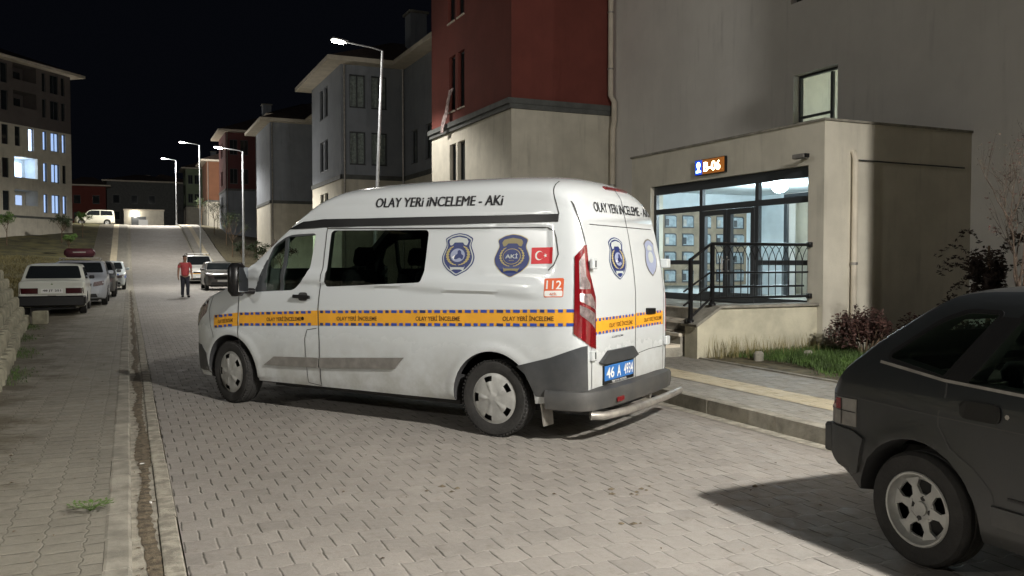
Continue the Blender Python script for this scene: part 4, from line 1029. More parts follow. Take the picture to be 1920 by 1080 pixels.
setp(MB().add([(-500, -200, -.6), (500, -200, -.6), (500, 50, -.6), (-500, 50, -.6), (500, 240, 5.0), (-500, 240, 5.0), (500, 900, 5.0), (-500, 900, 5.0)], [(0, 1, 2, 3), (3, 2, 4, 5), (5, 4, 6, 7)], M_HILLG).build('ground'), kind='structure')

# ------------------------------------------------------------------ retaining wall of precast blocks
wall = empty('retaining_wall', (0, 0, 0), 0, 'stepped retaining wall of rounded precast concrete blocks along the left pavement', 'wall')
def wbx(y): return interp([(-6, -1.0), (9, -1.22), (14, -1.52), (18, -1.85), (22.8, -2.15)], y)
for t in range(6):
    mb = MB(); y = -4 + (t % 2) * .27; z = .055 + .215 * t
    while y < 22.9 - t * .05:
        x = wbx(y) - .10 * t + rnd.uniform(-.012, .012); l = .50
        sl = math.atan2(wbx(y + .3) - wbx(y - .3), .6)
        T = Matrix.Translation((x, y, z + rnd.uniform(-.006, .006))) @ Matrix.Rotation(-sl + rnd.uniform(-.03, .03), 4, 'Z')
        poly = [(-.26, .01), (-.26, l - .01), (-.09, l - .012), (-.03, l * .80), (.012, l * .64), (.02, l * .5), (.012, l * .36), (-.03, l * .2), (-.09, .012)]
        # rounded top edge: two slightly inset layers
        n = len(poly); vs = [(a, b, 0) for a, b in poly] + [(a, b, .155) for a, b in poly] + [((a + .26) * .90 - .26, (b - l / 2) * .93 + l / 2, .205) for a, b in poly]
        fs = [(i, (i + 1) % n, n + (i + 1) % n, n + i) for i in range(n)] + [(n + i, n + (i + 1) % n, 2 * n + (i + 1) % n, 2 * n + i) for i in range(n)] + [list(range(2 * n, 3 * n)), list(range(n))[::-1]]
        mb.add(vs, fs, M_BLOCK, T)
        y += l + .055
    mb.build('block_course', wall, 50)
# soil in the steps behind the blocks
V = []; F = []; ys = [-4 + .9 * i for i in range(30)]
for y in ys:
    V += [(wbx(y) - .20, y, .05), (wbx(y) - .26, y, .12), (wbx(y) - .26 - .085 * 6, y, 1.22), (wbx(y) - 1.3, y, 1.30)]
for i in range(len(ys) - 1):
    for k in range(3): F.append((4 * i + k, 4 * i + k + 1, 4 * i + 5 + k, 4 * i + 4 + k))
MB().add(V, F, M_DIRT).build('earth_fill', wall)
mb = MB(); mb.box(-2.06, -1.74, 22.6, 22.95, .05, .36, M_BLOCK, bev=.02); o = mb.build('concrete_block'); setp(o, 'single square concrete block at the far foot of the stepped wall', 'block')

# ------------------------------------------------------------------ buildings
def wallpanel(mb, p0, p1, z0, z1, holes, m, th=.25, inward=None):
    """vertical wall from p0 to p1 with rectangular holes (u0,u1,za,zb) and reveals th deep towards inward"""
    p0 = Vector((*p0, 0)); p1 = Vector((*p1, 0)); d = p1 - p0; Lg = d.length; d.normalize(); nn = Vector(inward if inward else (d.y, -d.x)).to_3d(); nn.normalize()
    us = sorted(set([0, Lg] + [h for q in holes for h in q[:2]])); zs = sorted(set([z0, z1] + [h for q in holes for h in q[2:4]]))
    def P(u, z, k=0): v = p0 + d * u + nn * (th * k); return (v.x, v.y, z)
    for a, b in zip(us, us[1:]):
        for c, e in zip(zs, zs[1:]):
            if any(h[0] <= a + 1e-6 and b <= h[1] + 1e-6 and h[2] <= c + 1e-6 and e <= h[3] + 1e-6 for h in holes): continue
            mb.add([P(a, c), P(b, c), P(b, e), P(a, e)], [(0, 1, 2, 3)], m)
    for h in holes:
        a, b, c, e = h[:4]
        q = [P(a, c), P(b, c), P(b, e), P(a, e), P(a, c, 1), P(b, c, 1), P(b, e, 1), P(a, e, 1)]
        mb.add(q, [(0, 1, 5, 4), (1, 2, 6, 5), (2, 3, 7, 6), (3, 0, 4, 7)], m)
    return P
def window(parent, P, h, split=1, curtain=False, lit=None, depth=.55, sill=True, glass=None):
    a, b, c, e = h[:4]; mb = MB(); f = .05
    def bar(u0, u1, z0, z1, k0=depth, k1=depth + .25):
        q = [P(u0, z0, k0), P(u1, z0, k0), P(u1, z1, k0), P(u0, z1, k0), P(u0, z0, k1), P(u1, z0, k1), P(u1, z1, k1), P(u0, z1, k1)]
        mb.add(q, [(0, 1, 2, 3), (4, 7, 6, 5), (0, 4, 5, 1), (1, 5, 6, 2), (2, 6, 7, 3), (3, 7, 4, 0)], M_FRAME)
    bar(a, a + f, c, e); bar(b - f, b, c, e); bar(a + f, b - f, c, c + f); bar(a + f, b - f, e - f, e)
    for i in range(1, split): u = a + (b - a) * i / split; bar(u - f / 2, u + f / 2, c + f, e - f)
    if sill: bar(a + .0, b - .0, c - .04, c - .002, -.15, depth)
    w_ = mb.build('window', parent)
    mb = MB(); k = depth + .14
    m = glass or (lit if lit else M_DARKG)
    mb.add([P(a + f, c + f, k), P(b - f, c + f, k), P(b - f, e - f, k), P(a + f, e - f, k)], [(0, 1, 2, 3)], M_GLASSW if curtain else m); mb.build('pane', w_)
    if curtain:
        mb = MB(); n = 14; vs = []
        for i in range(n + 1):
            u = a + f + (b - a - 2 * f) * i / n; kk = k + .35 + .08 * math.sin(i * 2.1)
            vs += [P(u, c + f, kk), P(u, e - f, kk)]
        mb.add(vs, [(2 * i, 2 * i + 1, 2 * i + 3, 2 * i + 2) for i in range(n)], lit if lit else M_CURT); mb.build('curtain', w_)
    return w_
def band(mb, pts, z0, z1, out, m):
    """string course following wall corners (open polyline, outward to its left)"""
    for (a, b) in zip(pts, pts[1:]):
        A, B = Vector(a), Vector(b); d = (B - A).normalized(); n_ = Vector((-d.y, d.x)) * out
        A2, B2 = A - d * out, B + d * out
        q = [A2 - n_ * .2, B2 - n_ * .2, B2 + n_, A2 + n_]
        mb.prism([tuple(v) for v in q], z0, z1, m)

# ---- the near block: stair wall, projecting wing, entrance porch
XM, XW = 12.8, 9.6
B1 = empty('apartment_building', (XM, 15, 0), 0, 'near apartment block with grey plaster wall, dark red wing and glazed lit entrance porch', 'apartment block')
def rel(o, par): o.parent = par; o.matrix_parent_inverse = Matrix.Translation(-par.location); return o
class PB(MB):
    pass
def bld(mb, name, par, smooth=None):
    o = mb.build(name, None, smooth); me = o.data
    me.transform(Matrix.Translation(-par.location)); o.parent = par; return o
def wshift(par):
    """place objects built in world coordinates under a thing standing at par.location"""
    pass
TOPZ = 15.0
stairholes = [(21.4 - 14.05, 21.4 - 12.82, 4.10, 5.42), (21.4 - 14.15, 21.4 - 12.65, 6.93, 8.4)]
mb = MB()
P_main = wallpanel(mb, (XM, 21.4), (XM, 5.9), 0, 9.05, stairholes + [(21.4 - 14.25, 21.4 - 12.35, .8, 2.95)], M_WALL, .28, (1, 0, 0))
mb.box(XM, XM + .3, 5.9, 21.4, 9.05, TOPZ, M_RED)
mb.build('main_wall', B1).data.transform(Matrix.Translation(-B1.location))
mb = MB(); mb.box(XM + 4, XM + 9, -2, 28, 0, TOPZ, M_PLAST); mb.box(XM + .3, XM + 4, 14.9, 15.1, 0, TOPZ, M_CREAM); mb.box(XM + .3, XM + 4, 11.2, 11.4, 0, TOPZ, M_CREAM); mb.box(XM + .3, XM + 4, 11.4, 14.9, 8.9, 9.0, M_CREAM)
mb.box(XM + .3, XM + 4, 11.4, 14.9, .70, .80, M_CONC); bld(mb, 'inner_walls', B1)
mb = MB(); mb.box(XM + .31, XM + 1.5, 11.4, 14.9, 3.75, 3.85, M_CONC); bld(mb, 'stair_landing', B1)
for kind_, h in (('lit', stairholes[0]), ('dark', stairholes[1])):
    W_ = window(None, lambda u, z, k=0: P_main(u, z, k * 1.0), h, 1, sill=False, glass=M_GLASSW if kind_ == 'lit' else None)
    W_.data.transform(Matrix.Translation(-B1.location)); W_.parent = B1
    for c_ in W_.children: c_.data.transform(Matrix.Translation(-B1.location))
    if kind_ == 'lit':
        mb = MB(); yv = 13.14; mb.box(XM + .16, XM + .22, yv - .03, yv + .03, 4.15, 5.35, M_FRAME); mb.box(XM + .155, XM + .215, yv + .03, 14.0, 4.52, 4.57, M_FRAME); o_ = bld(mb, 'window_divider', B1); o_.parent = W_
# wing
WY0, WY1 = 21.4, 28.1
mb = MB(); wingh = [(28.1 - 26.32, 28.1 - 25.72, 3.6, 5.30), (28.1 - 25.58, 28.1 - 24.92, 3.6, 5.31)]
Pw = wallpanel(mb, (XW, WY1), (XW, WY0), 0, 5.70, wingh, M_CREAM, .22, (1, 0, 0))
mb.box(XW, XM + .3, WY0, WY0 + .02, 0, 5.7, M_CREAM) if False else mb.add([(XW, WY0, 0), (XM, WY0, 0), (XM, WY0, 5.7), (XW, WY0, 5.7)], [(0, 1, 2, 3)], M_CREAM)
mb.add([(XW, WY1, 0), (XM + 4, WY1, 0), (XM + 4, WY1, 5.7), (XW, WY1, 5.7)], [(0, 1, 2, 3)], M_CREAM)
bld(mb, 'wing_lower_wall', B1)
mb = MB(); wh2 = [(28.1 - 26.35, 28.1 - 25.78, 6.36, 8.12), (28.1 - 25.55, 28.1 - 24.96, 6.36, 8.12), (28.1 - 26.45, 28.1 - 25.78, 9.22, 11.0), (28.1 - 25.6, 28.1 - 24.96, 9.22, 11.0)]
Pu = wallpanel(mb, (XW, WY1), (XW, WY0), 5.98, TOPZ, wh2, M_RED, .22, (1, 0, 0))
mb.add([(XW, WY0, 5.98), (XM, WY0, 5.98), (XM, WY0, TOPZ), (XW, WY0, TOPZ)], [(0, 1, 2, 3)], M_RED)
mb.add([(XW, WY1, 5.98), (XM + 4, WY1, 5.98), (XM + 4, WY1, TOPZ), (XW, WY1, TOPZ)], [(0, 1, 2, 3)], M_RED)
mb.add([(XW, WY0, TOPZ), (XM + 4, WY0, TOPZ), (XM + 4, WY1, TOPZ), (XW, WY1, TOPZ)], [(0, 1, 2, 3)], M_ROOF)
bld(mb, 'wing_upper_wall', B1)
mb = MB(); mb.box(XW - .07, XM, WY0 - .07, WY1 + .07, 5.70, 5.83, M_TRIM); mb.box(XW - .13, XM - .002, WY0 - .10, WY1 + .12, 5.83, 5.98, M_TRIM); bld(mb, 'string_course', B1)
M_DRED = mat('window_dark_red', (.06, .02, .018), .3)
for Pf, hs in ((Pw, wingh), (Pu, wh2)):
    for h in hs:
        W_ = window(None, Pf, h, 1, sill=False); W_.parent = B1; W_.data.transform(Matrix.Translation(-B1.location))
        for c_ in W_.children: c_.data.transform(Matrix.Translation(-B1.location))
        mb = MB(); q = [Pf(h[0], h[2] - .05, -.18), Pf(h[1], h[2] - .05, -.18), Pf(h[1], h[2] - .05, .5), Pf(h[0], h[2] - .05, .5)]
        mb.add(q + [(a, b, c + .045) for a, b, c in q], [(0, 1, 2, 3), (4, 5, 6, 7), (0, 1, 5, 4), (1, 2, 6, 5), (2, 3, 7, 6), (3, 0, 4, 7)], M_EAVE); s_ = bld(mb, 'sill', B1); s_.parent = W_
# near wing, off to the right of the frame: it throws the shade on the stair wall
mb = MB(); mb.box(8.85, XM + 6, -4.0, 5.90, 0, 5.7, M_CREAM); mb.box(8.85, XM + 6, -4.0, 5.90, 5.98, TOPZ, M_RED); mb.box(8.75, XM + 6, -4.1, 6.0, 5.7, 5.98, M_TRIM); bld(mb, 'near_wing', B1)
# down pipes
def pipe(path, r=.055, name='downpipe'):
    mb = MB(); mb.tube(path, r, M_EAVE, 10)
    for i in range(len(path) - 1):
        a, b = Vector(path[i]), Vector(path[i + 1])
        if abs((b - a).z) > 1.5:
            k = 1
            while k * 1.6 < (b - a).length: p = a + (b - a).normalized() * (k * 1.6); mb.tube([p + Vector((0, 0, -.02)), p + Vector((0, 0, .02))], r * 1.25, M_STEEL, 10); k += 1
    return bld(mb, name, B1, 60)
pipe([(12.62, 21.22, TOPZ), (12.62, 21.22, 6.25), (12.68, 21.12, 6.05), (12.68, 21.12, 5.5), (12.68, 21.2, 5.3), (12.68, 21.22, .2)], .075)
# porch
PY0, PY1, PZ, PT = 9.86, 15.26, .80, 3.66
mb = MB()
mb.box(XW, XM, PY0, PY1, 3.02, PT, M_CREAM)                        # roof block and beam
mb.box(XW - .03, XM, PY0 - .03, PY1 + .03, PT, PT + .035, M_CONC)   # coping
mb.add([(XW, PY0, 0), (XM, PY0, 0), (XM, PY0, 3.02), (XW, PY0, 3.02)], [(0, 1, 2, 3)], M_CREAM)
mb.box(XW, XW + .3, PY0 + .002, PY0 + .33, .0, 3.02, M_CREAM); mb.box(XW + .3, XM, PY0 + .20, PY0 + .22, PZ, 3.02, M_CREAM)
mb.box(XW, XW + .3, 14.56, PY1, 0, 3.02, M_CREAM); mb.box(XW + .3, XM, PY1 - .2, PY1, 0, 3.02, M_CREAM)
bld(mb, 'porch', B1)
M_INWH = mat('interior_paint', (.60, .66, .68), .85, var=.12, scale=1.2)
mb = MB(); mb.box(XW + .3, XM, PY0 + .23, PY1 - .21, 2.97, 3.015, M_INWH); mb.box(XW + .3, XM, PY1 - .24, PY1 - .205, PZ, 2.97, M_INWH); mb.box(XW + .31, XM - .05, PY0 + .225, PY0 + .25, PZ, 2.97, M_INWH)
mb.box(XM - .04, XM - .01, PY0 + .25, 12.35, PZ, 2.97, M_INWH); mb.box(XM - .04, XM - .01, 14.25, PY1 - .24, PZ, 2.97, M_INWH); mb.box(XM + 3.9, XM + 3.98, 11.4, 14.9, .8, 8.9, M_INWH); bld(mb, 'interior_walls', B1)
mb = MB(); mb.box(XW + .02, XM + .3, PY0 + .26, PY1 - .25, .70, PZ, M_CONC); bld(mb, 'porch_floor', B1)
# glazing frame, facing the street (plane x = XW + .10)
gx0, gx1 = XW + .08, XW + .14
mb = MB()
def gb(y0, y1, z0, z1, e=0): mb.box(gx0 - e, gx1 + e, y0, y1, z0, z1, M_FRAME)
gb(10.19, 14.54, 2.85, 3.018); gb(10.19, 14.54, PZ + .002, .92)
for yv in (10.19, 11.42, 12.96, 14.46): gb(yv, yv + .085, .921, 2.849, .004)
gb(10.19, 14.54, 2.46, 2.56, .002); gb(10.26, 11.44, 1.47, 1.55); gb(13.04, 14.47, 1.47, 1.55)
gf = bld(mb, 'glazing_frame', B1)
mb = MB(); xg = XW + .11
for (a, b, c, d) in ((10.26, 11.43, .92, 2.46), (10.26, 11.43, 2.56, 2.86), (11.5, 12.97, 2.56, 2.86), (13.04, 14.47, 2.56, 2.86), (13.04, 14.47, .92, 2.46)): mb.add([(xg, a, c), (xg, b, c), (xg, b, d), (xg, a, d)], [(0, 1, 2, 3)], M_GLASSW)
g_ = bld(mb, 'glass_panes', B1)
for (a, b, hy) in ((11.51, 12.22, 12.16), (12.24, 12.955, 12.30)):
    mb = MB(); xx0, xx1 = gx0 - .02, gx1 - .01
    for (c0, c1, c2, c3) in ((a, a + .09, PZ + .02, 2.45), (b - .09, b, PZ + .02, 2.45), (a + .09, b - .09, 2.36, 2.45), (a + .09, b - .09, PZ + .02, .98)): mb.box(xx0, xx1, c0, c1, c2, c3, M_FRAME)
    d_ = bld(mb, 'entrance_door', B1)
    mb = MB(); mb.add([(xg - .01, a + .09, .98), (xg - .01, b - .09, .98), (xg - .01, b - .09, 2.36), (xg - .01, a + .09, 2.36)], [(0, 1, 2, 3)], M_GLASSW); p_ = bld(mb, 'door_glass', B1); p_.parent = d_
    mb = MB(); mb.tube([(xx0 - .05, hy, 1.62), (xx0 - .05, hy, 1.30)], .014, M_STEEL, 8); mb.tube([(xx0, hy, 1.56), (xx0 - .05, hy, 1.56)], .01, M_STEEL, 6); mb.tube([(xx0, hy, 1.36), (xx0 - .05, hy, 1.36)], .01, M_STEEL, 6); p_ = bld(mb, 'door_handle', B1); p_.parent = d_
# interior: globe lamp, letter boxes, inner door, stair with white balusters
lp = Vector((11.0, 12.4, 2.86))
glb = empty('ceiling_lamp', (lp.x, lp.y, 2.97), 0, 'lit white globe ceiling lamp inside the glazed entrance porch', 'lamp')
mb = MB(); mb.lathe([(0, -.17), (.06, -.165), (.11, -.14), (.145, -.09), (.15, -.05), (.13, -.02)], M_BULB, 24); mb.build('globe', glb, 60)
mb = MB(); mb.lathe([(.14, -.025), (.17, -.02), (.17, 0), (0, 0)], M_WHV, 24); mb.build('base', glb, 60)
def bulb(name, loc, pw, col, r=.12):
    l = bpy.data.lights.new(name, 'POINT'); l.energy = pw; l.color = col; l.shadow_soft_size = r; o = bpy.data.objects.new(name, l); COL.objects.link(o); o.location = loc; return o
bulb('porch_light', (lp.x, lp.y, 2.62), 105, (.80, .93, 1.0)); bulb('stair_light', (14.9, 11.8, 3.0), 70, (.80, .95, 1.0)); bulb('stair_light', (13.5, 14.5, 8.2), 70, (.95, 1.0, .86))
M_WOODB = mat('letterbox_wood', (.24, .19, .13), .6, var=.2, scale=4)
M_LBCELL = mat('letterbox_front', (.26, .32, .35), .35, var=.3, scale=9)
lbx = empty('letter_boxes', (XM - .08, 14.9, PZ), 0, 'brown wall rack of letter boxes with round openings behind the porch glass', 'letter boxes')
mb = MB(); W_x = 12.0
for i in range(3):                                    # rack standing on the far side wall, seen through the left panes
    pass
yb = PY1 - .26
rk = MB(); rk.box(10.10, 12.30, yb - .10, yb - .002, 1.02, 2.62, M_WOODB); rk.v = [(a - lbx.location.x, b - lbx.location.y, c - PZ) for a, b, c in rk.v]; rk.build('rack', lbx)
ob = MB()
for i in range(5):
    for j in range(4):
        x = 10.32 + i * .44; z = 1.22 + j * .38
        c8 = [(x - .15, z - .135), (x + .15, z - .135), (x + .15, z + .11), (x + .11, z + .135), (x - .15, z + .135)]
        ob.prism(c8, yb - .106, yb - .10, M_FRAME, 1)
        u_ = rnd.uniform(-.02, .02); ob.prism([(x + (a_ - x) * .86 + u_, z + (b_ - z) * .8) for a_, b_ in c8], yb - .112, yb - .1065, M_LBCELL, 1)
        ob.box(x - .13, x - .05, yb - .12, yb - .113, z - .09, z + .05, M_FRAME if (i + j) % 2 else M_STEEL)
ob.v = [(a - lbx.location.x, b - lbx.location.y, c - PZ) for a, b, c in ob.v]; ob.build('box_doors', lbx)
mb = MB(); xd = XM - .045
for (a, b, c, d) in ((12.35, 12.44, PZ, 2.95), (14.16, 14.25, PZ, 2.95), (12.44, 14.16, 2.86, 2.95), (13.28, 13.37, PZ, 2.86)): mb.box(xd, xd + .06, a, b, c, d, M_FRAME)
bld(mb, 'inner_door_frame', B1)
mb = MB()
for i in range(12):
    mb.box(14.2 + .0, 15.3, 14.6 - i * .26, 14.6 - i * .26 + .28, .80 + .17 * i, .80 + .17 * (i + 1), M_CONC)
bld(mb, 'inner_stair', B1)
mb = MB()
for i in range(20): y = 14.5 - i * .15; mb.tube([(14.15, y, .85 + (14.6 - y) * .65), (14.15, y, 1.75 + (14.6 - y) * .65)], .012, M_WHV, 6)
mb.tube([(14.15, 14.6, 1.75), (14.15, 11.6, 3.70)], .025, M_FRAME, 8); bld(mb, 'inner_stair_rail', B1)
# lit sign over the porch
sg_ = empty('house_number_sign', (XW, 12.58, 3.10), 0, 'glowing amber block number sign with a blue emblem panel over the glazed entrance', 'sign')
M_SGL = mat('sign_letters_lit', (1, .9, .7), .4, emit=(1, .80, .50), estr=7); M_SGB = mat('sign_panel_brown', (.30, .12, .03), .4, emit=(.45, .14, .02), estr=.25); M_SBL = mat('sign_panel_blue', (.02, .06, .35), .4, emit=(.02, .07, .6), estr=.6); M_SBW = mat('sign_emblem_lit', (.8, .95, 1), .4, emit=(.45, .85, 1), estr=6)
mb = MB(); mb.box(-.06, -.003, -.43, .43, 0, .28, M_BLACK); mb.build('sign_box', sg_)
mb = MB(); mb.box(-.063, -.0601, -.42, .21, .01, .27, M_SGB); mb.build('amber_panel', sg_)
mb = MB(); mb.box(-.063, -.0601, .215, .42, .01, .27, M_SBL); mb.build('blue_panel', sg_)
V, F = textrect('B-06', 0, 1, .055, .225, .015); mb = MB(); mb.add([(-.066, .16 - .47 * a, b) for a, b in V], F, M_SGL); mb.build('number', sg_)
mb = MB(); mb.add([(-.066, .317 + .052 * math.cos(i * .5236), .185 + .055 * math.sin(i * .5236)) for i in range(12)], [list(range(12))], M_SBW); mb.box(-.066, -.0631, .25, .385, .05, .085, M_SBW); mb.box(-.066, -.0631, .30, .335, .085, .14, M_SBW); mb.build('emblem', sg_)
# camera / floodlight box at the right of the beam
cc = empty('wall_lamp', (XW, 10.2, 3.14), 0, 'small grey unlit floodlight box fixed on the porch beam near its right corner', 'wall lamp')
mb = MB(); mb.box(-.22, -.12, -.14, .12, -.03, .04, M_MOULD, bev=.01); mb.box(-.12, 0, -.02, .02, -.02, .02, M_MOULD); mb.build('housing', cc)
mb = MB(); mb.box(-.21, -.13, -.165, -.141, -.025, .035, M_BLACK); mb.build('lens', cc)
pipe([(10.15, 9.98, 3.2), (10.15, 9.82, 3.2), (10.15, 9.79, 3.1), (10.15, 9.79, .15)], .045, 'porch_downpipe')
mb = MB(); mb.tube([(10.16, 9.83, 3.09), (12.6, 9.83, 3.07)], .012, M_GAP, 6); bld(mb, 'cable', B1)
# platform, steps and wing wall
mb = MB(); mb.box(7.95, XW + .02, 10.05, 15.0, 0, PZ, M_CONC); st_ = bld(mb, 'platform', B1)
for i, (xa, xb, z) in enumerate(((7.65, 7.95, .64), (7.35, 7.65, .48), (7.05, 7.35, .32))):
    mb = MB(); mb.box(xa, xb, 10.35, 14.6, 0, z - .045, M_CONC); mb.box(xa - .025, xb, 10.352, 14.6, z - .045, z, M_EAVE); bld(mb, 'step', B1)
mb = MB(); mb.box(7.92, 7.975, 10.34, 14.6, PZ + .002, PZ + .02, M_EAVE); bld(mb, 'platform_nosing', B1)
M_RAMPW = mat('ramp_wall_plaster', (.50, .47, .36), .93, var=.18, scale=2.2, bump=.5, bscale=40, dirt=((.17, .15, .09), .8, -.2, .5))
mb = MB(); mb.prism([(7.38, .02), (XW, .02), (XW, .86), (7.78, .86), (7.38, .62)], 9.98, 10.28, M_RAMPW, 1); bld(mb, 'platform_side_wall', B1)
mb = MB(); mb.prism([(7.34, .60), (7.77, .86), (XW - .002, .86), (XW - .002, .895), (7.76, .895), (7.32, .635)], 9.93, 10.33, M_CONC, 1); bld(mb, 'platform_coping', B1)
# railing
rl = empty('railing', (0, 0, 0)); rl.parent = B1; rl.location = -B1.location
YR = 10.12
def rpart(mb, name): return mb.build(name, rl, 60)
xa, xb = 7.72, 9.56; xs0 = 7.36
mb = MB(); mb.tube([(xs0, YR, 1.56), (xa, YR, 1.79), (xb, YR, 1.79)], .024, M_BLACK, 8); rpart(mb, 'top_rail')
mb = MB(); mb.tube([(xs0 - .12, YR, 1.10), (xa - .02, YR, 1.37), (xb - .02, YR, 1.37)], .015, M_BLACK, 8); mb.tube([(xs0 - .12, YR, .90), (xa - .05, YR, 1.16), (xb - .10, YR, 1.16)], .016, M_BLACK, 8); rpart(mb, 'middle_rail')
mb = MB(); mb.tube([(xs0, YR, .73), (xa, YR, 1.0), (xb, YR, 1.0)], .020, M_BLACK, 8); rpart(mb, 'bottom_rail')
for x, z0, z1 in ((xs0, .66, 1.575), (xa + .02, .895, 1.80)):
    mb = MB(); mb.box(x - .024, x + .024, YR - .024, YR + .024, z0, z1, M_BLACK); mb.lathe([(.06, 0), (.05, .03), (.03, .05)], M_BLACK, 12, T=Matrix.Translation((x, YR, z0))); rpart(mb, 'post')
nb = 13
for i in range(nb):
    x = xa + .02 + (xb - xa - .02) * (i + 1) / (nb + 1)
    mb = MB(); mb.tube([(x, YR, 1.0), (x, YR, 1.56)], .008, M_BLACK, 6); rpart(mb, 'bar')
    s_ = (xb - xa - .02) / (nb + 1)
    mb = MB(); 
    for d in (-1, 1): mb.tube([(x, YR, 1.54), (x + d * s_ * .18, YR, 1.63), (x + d * s_ * .55, YR, 1.72), (x + d * s_ * 1.0, YR, 1.78)], .006, M_BLACK, 5)
    rpart(mb, 'arch')
mb = MB(); mb.tube([(xs0 + .18, YR, .84), (xs0 + .18, YR, 1.66)], .008, M_BLACK, 6); rpart(mb, 'bar')
for z in (1.79, 1.0):
    mb = MB(); mb.box(xb - .02, xb + .045, YR - .04, YR + .04, z - .04, z + .04, M_BLACK, bev=.008); rpart(mb, 'wall_bracket')
# cloth hanging from the wing's window
M_RUG = mat('woven_rug', (.42, .33, .32), .9, var=.6, scale=9)
mb = MB(); vs = []; fs = []
for i in range(9):
    t = i / 8; z = 7.05 - 1.35 * t; yc = 26.0 + .45 * t; x = XW - .05 - .16 * math.sin(t * 1.6)
    wd = .34 - .06 * t
    for k in range(5): vs.append((x - .03 * math.sin(k * 2 + i), yc - wd / 2 + wd * k / 4, z + .03 * math.sin(k * 3)))
for i in range(8):
    for k in range(4): fs.append((i * 5 + k, i * 5 + k + 1, i * 5 + 6 + k, i * 5 + 5 + k))
n_ = len(vs); vs += [(a + .012, b, c) for a, b, c in vs]; fs += [tuple(n_ + q for q in f[::-1]) for f in fs]
o = mb.add(vs, fs, M_RUG).build('hanging_rug', None, 60); setp(o, 'pale patterned rug hanging out of the red wing window over the string course', 'rug')

